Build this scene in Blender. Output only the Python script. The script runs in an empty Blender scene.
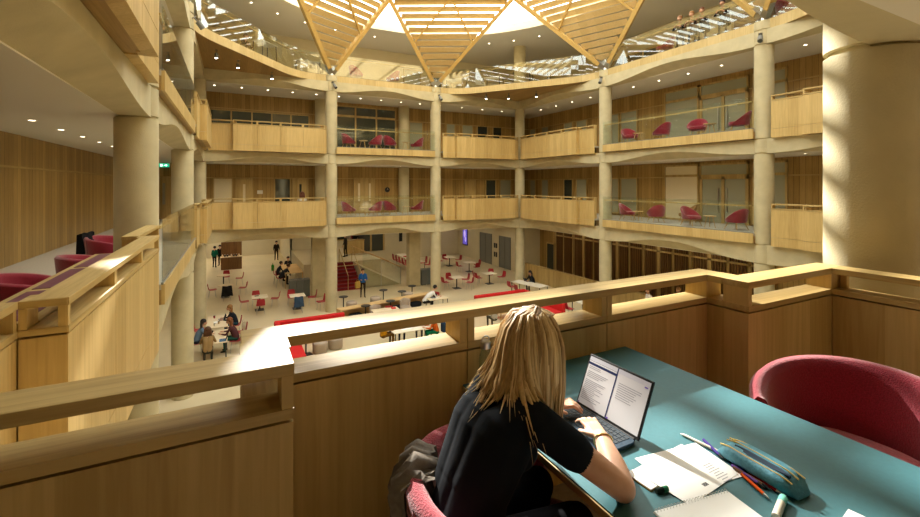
import bpy, math, random
import numpy as np
from mathutils import Vector, Matrix
random.seed(7)
SC = bpy.context.scene
COL = SC.collection
PI = math.pi
def V(*a): return Vector(a)

# ------------------------------------------------------------------ mesh builder
class MB:
    def __init__(s): s.v = []; s.f = []
    def add(s, vs, fs):
        b = len(s.v); s.v += [tuple(p) for p in vs]
        s.f += [tuple(i + b for i in f) for f in fs]; return s
    def box(s, x0, y0, z0, x1, y1, z1):
        x0, x1 = min(x0, x1), max(x0, x1); y0, y1 = min(y0, y1), max(y0, y1); z0, z1 = min(z0, z1), max(z0, z1)
        return s.add([(x0,y0,z0),(x1,y0,z0),(x1,y1,z0),(x0,y1,z0),(x0,y0,z1),(x1,y0,z1),(x1,y1,z1),(x0,y1,z1)],
                     [(0,3,2,1),(4,5,6,7),(0,1,5,4),(1,2,6,5),(2,3,7,6),(3,0,4,7)])
    def obox(s, c, a, b, d):
        c, a, b, d = Vector(c), Vector(a), Vector(b), Vector(d)
        return s.add([c-a-b-d, c+a-b-d, c+a+b-d, c-a+b-d, c-a-b+d, c+a-b+d, c+a+b+d, c-a+b+d],
                     [(0,3,2,1),(4,5,6,7),(0,1,5,4),(1,2,6,5),(2,3,7,6),(3,0,4,7)])
    def beam(s, p0, p1, w, h, up=(0,0,1)):
        p0, p1 = Vector(p0), Vector(p1); d = p1 - p0; t = d.normalized(); u = Vector(up)
        a = t.cross(u)
        if a.length < 1e-4: a = t.cross(Vector((1,0,0)))
        a.normalize(); u = a.cross(t).normalized()
        return s.obox((p0+p1)/2, d/2, a*w/2, u*h/2)
    def loft(s, rings, cap=True, closed=True):
        b = len(s.v); n = len(rings[0])
        for r in rings: s.v += [tuple(p) for p in r]
        for i in range(len(rings)-1):
            for k in range(n if closed else n-1):
                k2 = (k+1) % n
                s.f.append((b+i*n+k, b+i*n+k2, b+(i+1)*n+k2, b+(i+1)*n+k))
        if cap and closed:
            s.f.append(tuple(b+k for k in reversed(range(n))))
            s.f.append(tuple(b+(len(rings)-1)*n+k for k in range(n)))
        return s
    def tube(s, pts, r, n=8, cap=True):
        pts = [Vector(p) for p in pts]; rs = r if isinstance(r, (list, tuple)) else [r]*len(pts)
        rings = []; prev = None
        for i, p in enumerate(pts):
            t = (pts[min(i+1, len(pts)-1)] - pts[max(i-1, 0)]).normalized()
            if prev is None:
                a = t.orthogonal().normalized()
            else:
                a = (prev - t*prev.dot(t))
                a = a.normalized() if a.length > 1e-6 else t.orthogonal().normalized()
            prev = a; bb = t.cross(a)
            rings.append([p + (a*math.cos(2*PI*k/n) + bb*math.sin(2*PI*k/n))*rs[i] for k in range(n)])
        return s.loft(rings, cap)
    def cyl(s, p0, p1, r0, r1=None, n=12): return s.tube([p0, p1], [r0, r0 if r1 is None else r1], n)
    def lathe(s, cx, cy, prof, n=16):
        return s.loft([[(cx+r*math.cos(2*PI*k/n), cy+r*math.sin(2*PI*k/n), z) for k in range(n)] for r, z in prof])
    def prism(s, poly, z0, z1):
        return s.loft([[(x, y, z0) for x, y in poly], [(x, y, z1) for x, y in poly]])
    def ell(s, c, rx, ry, rz, n=12, m=8):
        c = Vector(c)
        return s.loft([[c + V(rx*math.sin(PI*j/m)*math.cos(2*PI*k/n), ry*math.sin(PI*j/m)*math.sin(2*PI*k/n), -rz*math.cos(PI*j/m)) for k in range(n)] for j in [0.06]+list(range(1, m))+[m-0.06]])

def obj(name, mb, m, parent=None, smooth=None, bevel=0, loc=None, kind=None):
    me = bpy.data.meshes.new(name); me.from_pydata(mb.v, [], mb.f); me.validate()
    mats = m if isinstance(m, (list, tuple)) else [m]
    for x in mats: me.materials.append(x)
    if smooth:
        me.polygons.foreach_set('use_smooth', [True]*len(me.polygons))
        me.set_sharp_from_angle(angle=math.radians(smooth))
    o = bpy.data.objects.new(name, me); COL.objects.link(o)
    if parent is not None: o.parent = parent
    if loc: o.location = loc
    if bevel:
        b = o.modifiers.new('edge', 'BEVEL'); b.width = bevel; b.segments = 2; b.limit_method = 'ANGLE'; b.angle_limit = 0.7
    if kind: o['kind'] = kind
    return o
def tag(o, label, cat, group=None, kind=None):
    o['label'] = label; o['category'] = cat
    if group: o['group'] = group
    if kind: o['kind'] = kind
    return o
def thing(name, label, cat, loc=(0,0,0), rz=0, group=None):
    o = bpy.data.objects.new(name, None); COL.objects.link(o)
    o.empty_display_size = .05
    o.location = loc; o.rotation_euler = (0, 0, rz)
    return tag(o, label, cat, group)
def dup(root, loc, rz, label, group=None):
    def cp(o, par):
        c = o.copy(); COL.objects.link(c)
        if par is not None: c.parent = par
        for ch in kids.get(o, []): cp(ch, c)
        return c
    kids = {}
    for o in root.children_recursive: kids.setdefault(o.parent, []).append(o)
    r = cp(root, None); r.location = loc; r.rotation_euler = (0, 0, rz); r['label'] = label
    if group: r['group'] = group
    return r
def proto_drop(root):
    for o in list(root.children_recursive)+[root]: bpy.data.objects.remove(o)

# ------------------------------------------------------------------ materials
def lin(h):
    h = h.lstrip('#'); c = [int(h[i:i+2], 16)/255 for i in (0, 2, 4)]
    return tuple((x/12.92 if x <= .04045 else ((x+.055)/1.055)**2.4) for x in c)
def nm(name):
    m = bpy.data.materials.new(name); m.use_nodes = True; nt = m.node_tree
    return m, nt, nt.nodes['Principled BSDF']
def ramp(nt, fac, stops):
    r = nt.nodes.new('ShaderNodeValToRGB'); e = r.color_ramp.elements
    while len(e) < len(stops): e.new(.5)
    for i, (p, c) in enumerate(stops): e[i].position = p; e[i].color = (*c, 1)
    nt.links.new(fac, r.inputs[0]); return r.outputs[0]
def mth(nt, op, a, b=None):
    n = nt.nodes.new('ShaderNodeMath'); n.operation = op
    for i, x in enumerate((a, b)):
        if x is None: continue
        if isinstance(x, (int, float)): n.inputs[i].default_value = x
        else: nt.links.new(x, n.inputs[i])
    return n.outputs[0]
def mat(name, col, rough=.6, metal=0, spec=.4, noise=None, bump=0, emit=None, sheen=0, bscale=None):
    m, nt, b = nm(name); c = lin(col) if isinstance(col, str) else col
    b.inputs['Base Color'].default_value = (*c, 1); b.inputs['Roughness'].default_value = rough
    b.inputs['Metallic'].default_value = metal; b.inputs['Specular IOR Level'].default_value = spec
    if sheen: b.inputs['Sheen Weight'].default_value = sheen
    if emit:
        b.inputs['Emission Color'].default_value = (*c, 1); b.inputs['Emission Strength'].default_value = emit
    if noise or bump:
        tc = nt.nodes.new('ShaderNodeTexCoord'); n = nt.nodes.new('ShaderNodeTexNoise')
        n.inputs['Scale'].default_value = noise[0] if noise else bscale; n.inputs['Detail'].default_value = 5
        nt.links.new(tc.outputs['Object'], n.inputs['Vector'])
        if noise:
            a = noise[1]
            nt.links.new(ramp(nt, n.outputs[0], [(.3, tuple(x*(1-a) for x in c)), (.7, tuple(min(1, x*(1+a)) for x in c))]), b.inputs['Base Color'])
        if bump:
            bp = nt.nodes.new('ShaderNodeBump'); bp.inputs['Strength'].default_value = bump; bp.inputs['Distance'].default_value = .01
            if bscale and noise:
                n2 = nt.nodes.new('ShaderNodeTexNoise'); n2.inputs['Scale'].default_value = bscale; n2.inputs['Detail'].default_value = 6
                nt.links.new(tc.outputs['Object'], n2.inputs['Vector']); nt.links.new(n2.outputs[0], bp.inputs['Height'])
            else: nt.links.new(n.outputs[0], bp.inputs['Height'])
            nt.links.new(bp.outputs[0], b.inputs['Normal'])
    return m
def wood(name, axis='z', board=.14, dark=(.36,.245,.082), light=(.58,.42,.175), rough=.45, var=.5, fine=42, groove=0):
    """oak: grain along an axis, boards side by side across it, each of a slightly different tone"""
    m, nt, b = nm(name); L = nt.links.new
    tc = nt.nodes.new('ShaderNodeTexCoord'); sp = nt.nodes.new('ShaderNodeSeparateXYZ'); L(tc.outputs['Object'], sp.inputs[0])
    x, y, z = sp.outputs
    if axis == 'z': along, across, th = z, mth(nt, 'ADD', x, y), mth(nt, 'SUBTRACT', x, y)
    elif axis == 'x': along, across, th = x, y, z
    else: along, across, th = y, x, z
    q = mth(nt, 'DIVIDE', across, board); bid = mth(nt, 'FLOOR', q)
    wn = nt.nodes.new('ShaderNodeTexWhiteNoise'); wn.noise_dimensions = '1D'; L(bid, wn.inputs['W'])
    cb = nt.nodes.new('ShaderNodeCombineXYZ')
    L(mth(nt, 'MULTIPLY', across, fine), cb.inputs[0]); L(mth(nt, 'MULTIPLY', th, fine*.5), cb.inputs[1])
    L(mth(nt, 'ADD', mth(nt, 'MULTIPLY', along, 1.6), mth(nt, 'MULTIPLY', wn.outputs[0], 37.)), cb.inputs[2])
    n = nt.nodes.new('ShaderNodeTexNoise'); n.inputs['Scale'].default_value = 1; n.inputs['Detail'].default_value = 4; n.inputs['Distortion'].default_value = .6
    L(cb.outputs[0], n.inputs['Vector'])
    f = mth(nt, 'ADD', mth(nt, 'MULTIPLY', n.outputs[0], 1-var*.5), mth(nt, 'MULTIPLY', wn.outputs[0], var*.5))
    col = ramp(nt, f, [(.28, dark), (.72, light)])
    if groove:
        fr = mth(nt, 'FRACT', q); g = mth(nt, 'LESS_THAN', fr, groove)
        mx = nt.nodes.new('ShaderNodeMix'); mx.data_type = 'RGBA'; L(g, mx.inputs[0]); L(col, mx.inputs[6])
        mx.inputs[7].default_value = (dark[0]*.3, dark[1]*.3, dark[2]*.3, 1); col = mx.outputs[2]
    L(col, b.inputs['Base Color']); b.inputs['Roughness'].default_value = rough; b.inputs['Specular IOR Level'].default_value = .35
    bp = nt.nodes.new('ShaderNodeBump'); bp.inputs['Strength'].default_value = .12; bp.inputs['Distance'].default_value = .004
    L(n.outputs[0], bp.inputs['Height']); L(bp.outputs[0], b.inputs['Normal'])
    return m
def glass(name, tint=(.93,.96,.94), ior=1.5, boost=1.0):
    m = bpy.data.materials.new(name); m.use_nodes = True; nt = m.node_tree; nt.nodes.clear(); L = nt.links.new
    out = nt.nodes.new('ShaderNodeOutputMaterial'); tr = nt.nodes.new('ShaderNodeBsdfTransparent'); gl = nt.nodes.new('ShaderNodeBsdfGlossy')
    mx = nt.nodes.new('ShaderNodeMixShader'); ge = nt.nodes.new('ShaderNodeNewGeometry'); vd = nt.nodes.new('ShaderNodeVectorMath'); vd.operation = 'DOT_PRODUCT'
    tr.inputs[0].default_value = (*tint, 1); gl.inputs['Roughness'].default_value = 0.0
    L(ge.outputs['Normal'], vd.inputs[0]); L(ge.outputs['Incoming'], vd.inputs[1])
    c = mth(nt, 'ABSOLUTE', vd.outputs['Value']); r0 = ((ior-1)/(ior+1))**2
    L(mth(nt, 'MULTIPLY', mth(nt, 'ADD', mth(nt, 'MULTIPLY', mth(nt, 'POWER', mth(nt, 'SUBTRACT', 1., c), 5.), 1-r0), r0), boost), mx.inputs[0])
    L(tr.outputs[0], mx.inputs[1]); L(gl.outputs[0], mx.inputs[2]); L(mx.outputs[0], out.inputs[0]); return m
M = {}
M['oak'] = wood('oak vertical', 'z', .16)
M['oakx'] = wood('oak along x', 'x', .19)
M['oaky'] = wood('oak along y', 'y', .19)
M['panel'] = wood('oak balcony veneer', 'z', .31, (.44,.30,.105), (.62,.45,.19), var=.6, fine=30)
M['wall'] = wood('shaded oak wall boards', 'z', .21, (.28,.17,.048), (.47,.305,.10), var=.75, fine=25, groove=.05)  # same oak as elsewhere, gallery shade put into its darker tones
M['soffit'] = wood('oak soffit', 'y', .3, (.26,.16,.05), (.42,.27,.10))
M['truss'] = wood('larch truss', 'z', .4, (.46,.30,.09), (.58,.41,.15))
M['slat'] = wood('larch slat', 'x', .4, (.52,.38,.17), (.66,.51,.27))
M['conc'] = mat('cream concrete', (.51,.445,.28), .75, spec=.25, noise=(2.2,.10), bump=.25, bscale=60)
M['plaster'] = mat('cream plaster', (.64,.57,.40), .8, spec=.2, noise=(1.2,.04))
M['ceil'] = mat('white ceiling tile', (.70,.66,.56), .85, spec=.2)
M['stone'] = mat('limestone floor', (.54,.455,.29), .35, spec=.45, noise=(.5,.08))
M['carpet'] = mat('grey beige carpet', (.47,.43,.36), .95, spec=.1, noise=(40,.12))
M['red'] = mat('raspberry wool', (.27,.013,.032), .9, spec=.2, noise=(160,.28), bump=.5, sheen=.5)
M['redp'] = mat('red moulded shell', (.36,.02,.03), .45)
M['redsofa'] = mat('bright red upholstery', (.55,.02,.02), .8, spec=.2)
M['maroon'] = mat('maroon linoleum', (.13,.03,.05), .5)
M['stairred'] = mat('dark red stair carpet', (.21,.02,.022), .9, spec=.1)
M['teal'] = mat('teal linoleum', (.045,.145,.17), .5, spec=.35, noise=(60,.05))
M['steel'] = mat('brushed steel', (.55,.55,.53), .3, 1)
M['grey'] = mat('grey painted metal', (.17,.17,.155), .45)
M['binm'] = mat('slate grey bin', (.12,.135,.13), .5)
M['black'] = mat('black plastic', (.015,.015,.016), .45)
M['dkleg'] = mat('dark grey leg', (.06,.055,.05), .4, .6)
M['white'] = mat('white laminate', (.74,.68,.56), .4)
M['cream'] = mat('cream tabletop', (.70,.58,.40), .45)
M['paper'] = mat('white paper', (.86,.86,.84), .8, spec=.1)
M['pouf'] = mat('taupe pouf fabric', (.37,.30,.235), .95, spec=.1)
M['legw'] = wood('oak leg', 'z', .3, (.45,.26,.09), (.6,.4,.17))
M['tablew'] = wood('pale oak tabletop', 'x', .2, (.52,.33,.14), (.68,.47,.22))
M['glass'] = glass('clear balustrade glass')
M['glass2'] = glass('terrace balustrade glass', (.90,.93,.90), 1.5, 2.4)
M['pane'] = glass('window glass', (.80,.86,.80), 1.5, 1.2)
M['dkglass'] = mat('dark reflective glass', (.035,.042,.034), .06, spec=.8)
M['frost'] = mat('frosted pale glass', (.36,.36,.26), .25)
M['blind'] = mat('pale blind and lit room', (.75,.66,.45), .7)  # pale opaque colour, also painted in for lit rooms behind glass
M['darkwood'] = wood('dark timber slats', 'z', .12, (.10,.05,.016), (.20,.105,.035), groove=.3)
M['walnut'] = wood('walnut', 'z', .25, (.13,.06,.02), (.24,.125,.045))
M['lampw'] = mat('lit downlight lens', (1,.9,.7), .5, emit=9)
M['spotl'] = mat('lit spotlight lens', (1,.95,.85), .5, emit=20)
M['exit'] = mat('lit green exit sign', (.02,.42,.22), .5, emit=.9)
M['exitw'] = mat('lit white pictogram', (.85,1,.9), .5, emit=1.5)
WORLD = 4.3; SUN = 15.5; EXPO = 0.38; LAMP = 15
SUNDIR = (.08, 1, .62); LOUV = .72; LOUV_H = .20; LOUV_P = .34
# ------------------------------------------------------------------ camera, world, sun
EYE = 1.75; YAW = math.radians(27.3)
cd = bpy.data.cameras.new('camera'); cam = bpy.data.objects.new('camera', cd); COL.objects.link(cam)
cam.location = (0, 0, EYE); cam.rotation_euler = (PI/2, 0, -YAW)
cd.sensor_width = 36; cd.lens = 440/920*36; cd.shift_y = -(258.5-185)/920; cd.clip_start = .05; cd.clip_end = 300
SC.camera = cam
W = bpy.data.worlds.new('sky'); SC.world = W; W.use_nodes = True
bg = W.node_tree.nodes['Background']; bg.inputs[0].default_value = (.97, 1, .93, 1); bg.inputs[1].default_value = WORLD
sd = bpy.data.lights.new('sun', 'SUN'); sd.energy = SUN; sd.angle = math.radians(.6); sd.color = (1, .95, .84)
so = bpy.data.objects.new('sun', sd); COL.objects.link(so)
so.rotation_euler = Vector(SUNDIR).to_track_quat('Z', 'Y').to_euler()
SC.view_settings.view_transform = 'Standard'; SC.view_settings.look = 'None'; SC.view_settings.gamma = 1
SC.view_settings.exposure = EXPO; SC.view_settings.use_curve_mapping = False
SC.cycles.use_denoising = True; SC.cycles.max_bounces = 10; SC.cycles.transparent_max_bounces = 24
SC.cycles.diffuse_bounces = 6; SC.cycles.sample_clamp_indirect = 6; SC.cycles.blur_glossy = .5; SC.cycles.caustics_reflective = False

XL, XR, YS, YB = -1.44, 17.04, 1.47, 24.3
XC = [-1.44, 4.72, 10.88, 17.04]; YC = [1.47, 9.08, 16.69, 24.3]
WL, WR, WB, WS = -4.3, 19.9, 27.1, -2.2
G0 = -5.05
LV = [(0., -.38, -1.06), (3.78, 3.40, 2.88), (7.65, 7.29, 6.77)]   # floor, beam top, ceiling below
LN = ['first', 'second', 'top']
def S(name, mb, m, label, cat, **k):
    o = obj(name, mb, m, kind='structure', **k); tag(o, label, cat); return o

# ------------------------------------------------------------------ floors, ceilings, walls
S('floor', MB().box(-16, -3, G0-.3, 30, 48, G0), M['stone'], 'pale limestone floor of the ground level hall', 'floor')
for i, (zf, zt, zc) in enumerate(LV):
    a, b, c, d, e = (WL, WR, WB, WS, .2) if i < 2 else (-6.5, 22., 29.2, -4., .2)
    fx = [(a, d, XL, c), (XR, d, b, c), (XL, YB, XR, c), (XL, d, XR, YS)]
    rects = [(a, d, XL-e, c), (XR+e, d, b, c), (XL-e, YB+e, XR+e, c), (XL-e, d, XR+e, YS-e)]
    if i == 0: rects = [(-16, d, XL-e, 48), (XR+e, d, 30, 48), (XL-e, YB+e, XR+e, 48), (XL-e, d, XR+e, YS-e)]
    names = ['on the side of the tall near column', 'on the lounge side by the big pier', 'along the far end', 'where the woman sits']
    for r, nm_, q in zip(rects, names, fx):
        S('floor', MB().box(q[0], q[1], zf-.12, q[2], q[3], zf), M['carpet'], f'grey carpet floor of the {LN[i]} gallery {nm_}', 'floor')
        S('ceiling', MB().box(r[0], r[1], zc, r[2], r[3], zf-.12), M['ceil'], f'white ceiling under the {LN[i]} gallery {nm_}', 'ceiling')
# roof ceiling with the rounded opening
def superell(n, a=9.45, b=12.4, p=2.25, cx=7.8, cy=12.9):
    o = []
    for k in range(n):
        t = 2*PI*k/n; c, s = math.cos(t), math.sin(t)
        o.append((cx + a*math.copysign(abs(c)**(2/p), c), cy + b*math.copysign(abs(s)**(2/p), s)))
    return o
N = 96; inner = superell(N); outer = []
for x, y in inner:
    dx, dy = x-7.8, y-12.9; k = min(16/abs(dx) if abs(dx) > 1e-6 else 1e9, 18.5/abs(dy) if abs(dy) > 1e-6 else 1e9)
    outer.append((7.8+dx*k, 12.9+dy*k))
mb = MB().loft([[(x, y, 10.95) for x, y in inner], [(x, y, 10.95) for x, y in outer], [(x, y, 11.4) for x, y in outer], [(x, y, 11.4) for x, y in inner], [(x, y, 10.95) for x, y in inner]], cap=False)
S('ceiling', mb, M['ceil'], 'white top ceiling with the big rounded skylight opening', 'ceiling', smooth=30)

def wallx(name, y, x0, x1, z0, z1, m, label, t=.15): return S(name, MB().box(x0, y, z0, x1, y+t, z1), m, label, 'wall')
def wally(name, x, y0, y1, z0, z1, m, label, t=.15): return S(name, MB().box(x, y0, z0, x+t, y1, z1), m, label, 'wall')
for i, z1 in ((0, 2.88), (1, 6.77)):
    z0 = LV[i][0]; g = LN[i]
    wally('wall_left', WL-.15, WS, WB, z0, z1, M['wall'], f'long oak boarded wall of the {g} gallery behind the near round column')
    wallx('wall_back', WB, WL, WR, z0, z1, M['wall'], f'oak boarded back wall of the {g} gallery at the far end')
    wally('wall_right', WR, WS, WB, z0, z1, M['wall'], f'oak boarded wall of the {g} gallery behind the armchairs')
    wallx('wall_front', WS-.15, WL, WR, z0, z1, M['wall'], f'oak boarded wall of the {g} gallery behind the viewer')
wally('wall_left', -6.65, -4, 29.2, 7.65, 10.95, M['plaster'], 'cream wall of the top gallery beside the near column')
wallx('wall_back', 29.2, -6.5, 22, 7.65, 10.95, M['plaster'], 'cream wall of the top gallery at the far end')
wally('wall_right', 22, -4, 29.2, 7.65, 10.95, M['plaster'], 'cream wall of the top gallery behind the leaning people')
wallx('wall_front', -4.15, -6.5, 22, 7.65, 10.95, M['plaster'], 'cream wall of the top gallery behind the viewer')
# trim line on the oak walls at door-head height
for i in (0, 1):
    z = LV[i][0]+2.12
    S('trim_1', MB().box(WL, WS, z, WL+.03, WB, z+.05), M['oaky'], f'thin oak rail along the {LN[i]} gallery wall behind the near column', 'trim')
    S('trim_2', MB().box(WL, WB-.03, z, WR, WB, z+.05), M['oakx'], f'thin oak rail along the {LN[i]} gallery back wall', 'trim')
    S('trim_3', MB().box(WR-.03, WS, z, WR, WB, z+.05), M['oaky'], f'thin oak rail along the {LN[i]} gallery wall behind the armchairs', 'trim')
# ground level walls
wally('wall_left', -16, -3, 48, G0, -1.06, M['plaster'], 'cream ground level wall far under the galleries')
wallx('wall_back', 47, -16, 4.2, G0, -1.06, M['plaster'], 'cream ground level wall at the end of the bright lobby')
wally('wall_right', 4.2, 38.6, 47.1, G0, -1.06, M['plaster'], 'cream side wall of the bright lobby')
wallx('wall_back', 38.6, 4.2, 19.7, G0, -1.06, M['plaster'], 'cream ground level wall beyond the red stairs')
wally('wall_right', 19.7, 28.2, 38.6, G0, -1.06, M['plaster'], 'cream ground level wall with the two lift doors')
wallx('wall_right', 28.05, 19.7, 21.6, G0, -1.06, M['plaster'], 'cream wall return beside the second lift door')
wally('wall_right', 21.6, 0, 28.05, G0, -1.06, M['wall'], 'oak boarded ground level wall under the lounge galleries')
wallx('wall_front', -3.15, -16, 30, G0, 11, M['plaster'], 'cream wall behind the viewer')

# ------------------------------------------------------------------ columns and arched beams
R = .31
def column(x, y, z0, z1, where, r=R):
    t = thing('round_column', f'round cream concrete column {where}', 'column', (x, y, 0)); t['kind'] = 'structure'
    mb = MB(); prof = [(r, z0)]
    for zf, zt, zc in LV:
        for zz in (zc, zt):
            if z0 < zz < z1-.1: prof += [(r, zz-.026), (r-.035, zz-.018), (r-.035, zz+.018), (r, zz+.026)]
    prof.append((r, z1))
    mb.lathe(0, 0, prof, 40); obj('shaft', mb, M['conc'], t, smooth=35)
    return t
CT = 7.62
column(XC[0], YC[3], G0, LV[2][1], 'in the far corner behind the two nearer columns')
column(XC[0], YC[2], G0, CT, 'second along the side with the long oak wall')
column(XC[0], YC[1], G0, CT, 'with the oak balcony end at its foot, thickest after the big pier')
column(XC[1], YC[3], G0, CT, 'at the far end between the wide oak balcony and the lounge bay')
column(XC[2], YC[3], G0, CT, 'at the far end with the lounge bay on one side, oak balconies towards the corner')
column(XC[3], YC[3], G0, LV[2][1], 'slim, in the far corner between two oak balconies')
column(XC[3], YC[2], G0, CT, 'on the lounge side next to the far corner balconies')
column(XC[3], YC[1], G0, CT, 'on the lounge side standing closest to the big pier')
column(4.85, 1.72, G0, CT, 'huge and sunlit, right beside the balustrade corner', .33)
column(XC[0], YC[0], G0, CT, 'at the corner beside the viewer')
def arch_beam(a, b, n, zt, zl, label):
    """beam from a to b; the front face (towards n) ends in a raised wave, a scooped soffit runs down to a straight back edge"""
    a, b, n = Vector((*a, 0)), Vector((*b, 0)), Vector((*n, 0)); mb = MB(); zm = zl + .58*(zt-zl); K = 36; rings = []
    for k in range(K+1):
        t = k/K; p = a.lerp(b, t); w = .5-.5*math.cos(2*PI*min(1, max(0, (t-.04)/.92)))
        zf = zl + (zm-zl)*w
        f, bk = p+n*.225, p-n*.225
        rings.append([(f.x, f.y, zt), (bk.x, bk.y, zt), (bk.x, bk.y, zl), (f.x, f.y, zf)])
    mb.loft(rings)
    o = obj('arched_beam', mb, M['conc'], smooth=25); tag(o, label, 'beam', kind='structure')
bn = ['the first gallery', 'the second gallery', 'the top gallery']
for i, (zf, zt, zc) in enumerate(LV):
    for j, w in ((0, 'beside the long oak wall, springing from the thick near column'), (1, 'between the two nearest columns of the long oak wall side'), (2, 'into the far corner of the long oak wall side')):
        arch_beam((XL, YC[j]), (XL, YC[j+1]), (1, 0), zt, zc, f'wave-edged concrete beam under {bn[i]} {w}')
        ww = ['beside the big sunlit pier', 'over the armchair lounge', 'at the far corner of the lounge side'][j]
        arch_beam((XR, YC[j]), (XR, YC[j+1]), (-1, 0), zt, zc, f'wave-edged concrete beam under {bn[i]} {ww}')
        ww = ['over the wide oak balcony', 'over the middle lounge bay', 'next to the slim corner column'][j]
        arch_beam((XC[j], YB), (XC[j+1], YB), (0, -1), zt, zc, f'wave-edged concrete beam along the far end under {bn[i]} {ww}')
    y0 = 1.41
    arch_beam((XL, y0), (4.85, y0), (0, 1), zt, zc, f'wave-edged concrete beam under {bn[i]} above the woman, landing on the big pier')
    arch_beam((4.85, y0), (XC[2], y0), (0, 1), zt, zc, f'wave-edged concrete beam under {bn[i]} running on past the big pier')
    arch_beam((XC[2], y0), (XR, y0), (0, 1), zt, zc, f'wave-edged concrete beam under {bn[i]} at the hidden end past the pier')
# square ground-level pillars of the second row and round ones set in the gallery walls
for x, w in ((4.65, 'beside the grey bins and red stairs'), (10.85, 'beside the long high table')):
    t = thing('square_pillar', f'square cream concrete pillar {w}', 'pillar', (x, 27.9, 0)); t['kind'] = 'structure'
    obj('shaft', MB().box(-.4, -.3, G0, .4, .3, -1.06), M['conc'], t, bevel=.02)
t = thing('square_pillar', 'square oak-clad pillar deep in the lobby behind the seated group', 'pillar', (4.95, 40.6, 0)); t['kind'] = 'structure'
obj('shaft', MB().box(-.45, -.35, G0, .45, .35, -1.06), M['wall'], t)
for i in (0, 1):
    for x, w in ((4.6, 'in the wide oak balcony bay'), (9.75, 'behind the lounge armchairs')):
        z0 = LV[i][0]; zc = LV[i+1][2]
        t = thing('round_column', f'round concrete column against the {LN[i]} gallery back wall {w}', 'column', (x, 26.75, 0)); t['kind'] = 'structure'
        obj('shaft', MB().lathe(0, 0, [(.34, z0), (.34, zc)], 28), M['conc'], t, smooth=40)
t = thing('round_column', 'round column standing back on the top gallery above the slim corner column', 'column', (XC[3], YB, 0)); t['kind'] = 'structure'
obj('shaft', MB().lathe(0, 0, [(.4, 7.65), (.4, 10.95)], 28), M['conc'], t, smooth=40)

# ------------------------------------------------------------------ balconies
RW = .17                      # rail width
def runseg(t, p, q, inn, zf, n, m, low=-.38, floor_in=False, ep=0, cp=(0, 0)):
    """one straight stretch of oak balustrade. p,q: ends of the OUTER face, inn: unit vector to the inside. Panels, lower band, ledge, posts, rail."""
    p, q, inn = Vector((*p, 0)), Vector((*q, 0)), Vector((*inn, 0)); d = (q-p); Ln = d.length; d.normalize()
    hm = M['oakx'] if abs(d.x) > .5 else M['oaky']
    def blk(s0, s1, o0, o1, z0, z1):
        a = p + d*(s0+ep) + inn*(o0+ep); b = p + d*(s1-ep) + inn*(o1-ep)
        return MB().box(a.x, a.y, zf+z0+ep, b.x, b.y, zf+z1-ep)
    for k in range(n):
        s0, s1 = Ln*k/n, Ln*(k+1)/n; g = .004
        obj('panel', blk(s0+g, s1-g, 0, RW, (-.0 if floor_in else -.07), .885), m, t)
        obj('lower_band', blk(s0+(g if k else 0), s1-(g if k < n-1 else 0), .0004, RW-.001, low, -.078), m, t)
        obj('ledge', blk(s0+.002, s1-.002, -.004, RW+.004, .897, .935), hm, t)
        obj('post', blk(s0+.003, s0+.043, 0, .045 if cp[0] and k == 0 else RW, .935, 1.055), M['panel'], t)
        obj('post', blk(s1-.043, s1-.003, 0, .045 if cp[1] and k == n-1 else RW, .935, 1.055), M['panel'], t)
    obj('rail', blk(0, Ln, -.006, RW+.006, 1.055, 1.10), hm, t, bevel=.003)
def oak_balcony(pts, inns, ns, zf, label, m=None, deck=None, low=-.38, floor_in=False):
    t = thing('oak_balustrade', label, 'balustrade', (0, 0, 0))
    for k, (p, q) in enumerate(zip(pts[:-1], pts[1:])):
        runseg(t, p, q, inns[k], zf, ns[k], m or M['panel'], low, floor_in=floor_in, ep=.002*(k % 2), cp=((0, 0), (0, 1), (1, 1), (1, 0), (0, 0))[k] if len(ns) == 5 else (0, 0))
    if deck:
        mb = MB()
        for x0, y0, x1, y1 in deck: mb.box(x0, y0, zf-.36, x1, y1, zf-.10)
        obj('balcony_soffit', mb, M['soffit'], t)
        mb = MB()
        for x0, y0, x1, y1 in deck: mb.box(x0, y0, zf-.10, x1, y1, zf)
        obj('balcony_floor', mb, M['carpet'], t)
    return t
OS, OB = .40, .66             # setback / projecting faces, measured from the column line
# south: the balustrade the woman sits at (outer faces at y 1.88 / 2.19)
south_pts = [(-1.02, 1.88), (.20, 1.88), (.03, 1.88), (.03, 2.19), (3.23, 2.19), (3.23, 1.90), (4.34, 1.90), (4.34, .9)]
t = thing('oak_balustrade', 'oak balustrade with open slot under its sunlit rail, running past the woman and desk', 'balustrade')
runseg(t, (-1.20, 1.88), (.20, 1.88), (0, -1), 0, 1, M['panel'], floor_in=True)
def ret(x0, x1, y0, y1, m=M['panel'], slot=True):
    obj('panel', MB().box(x0, y0, -.0, x1, y1, .885), m, t); obj('lower_band', MB().box(x0+.004, y0, -.38, x1-.004, y1, -.005), m, t)
    obj('ledge', MB().box(x0-.004, y0, .897, x1+.004, y1, .935), M['oaky'], t)
    obj('rail', MB().box(x0-.006, y0, 1.055, x1+.006, y1, 1.10), M['oaky'], t)
ret(.03, .20, 1.884, 2.016)
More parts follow.
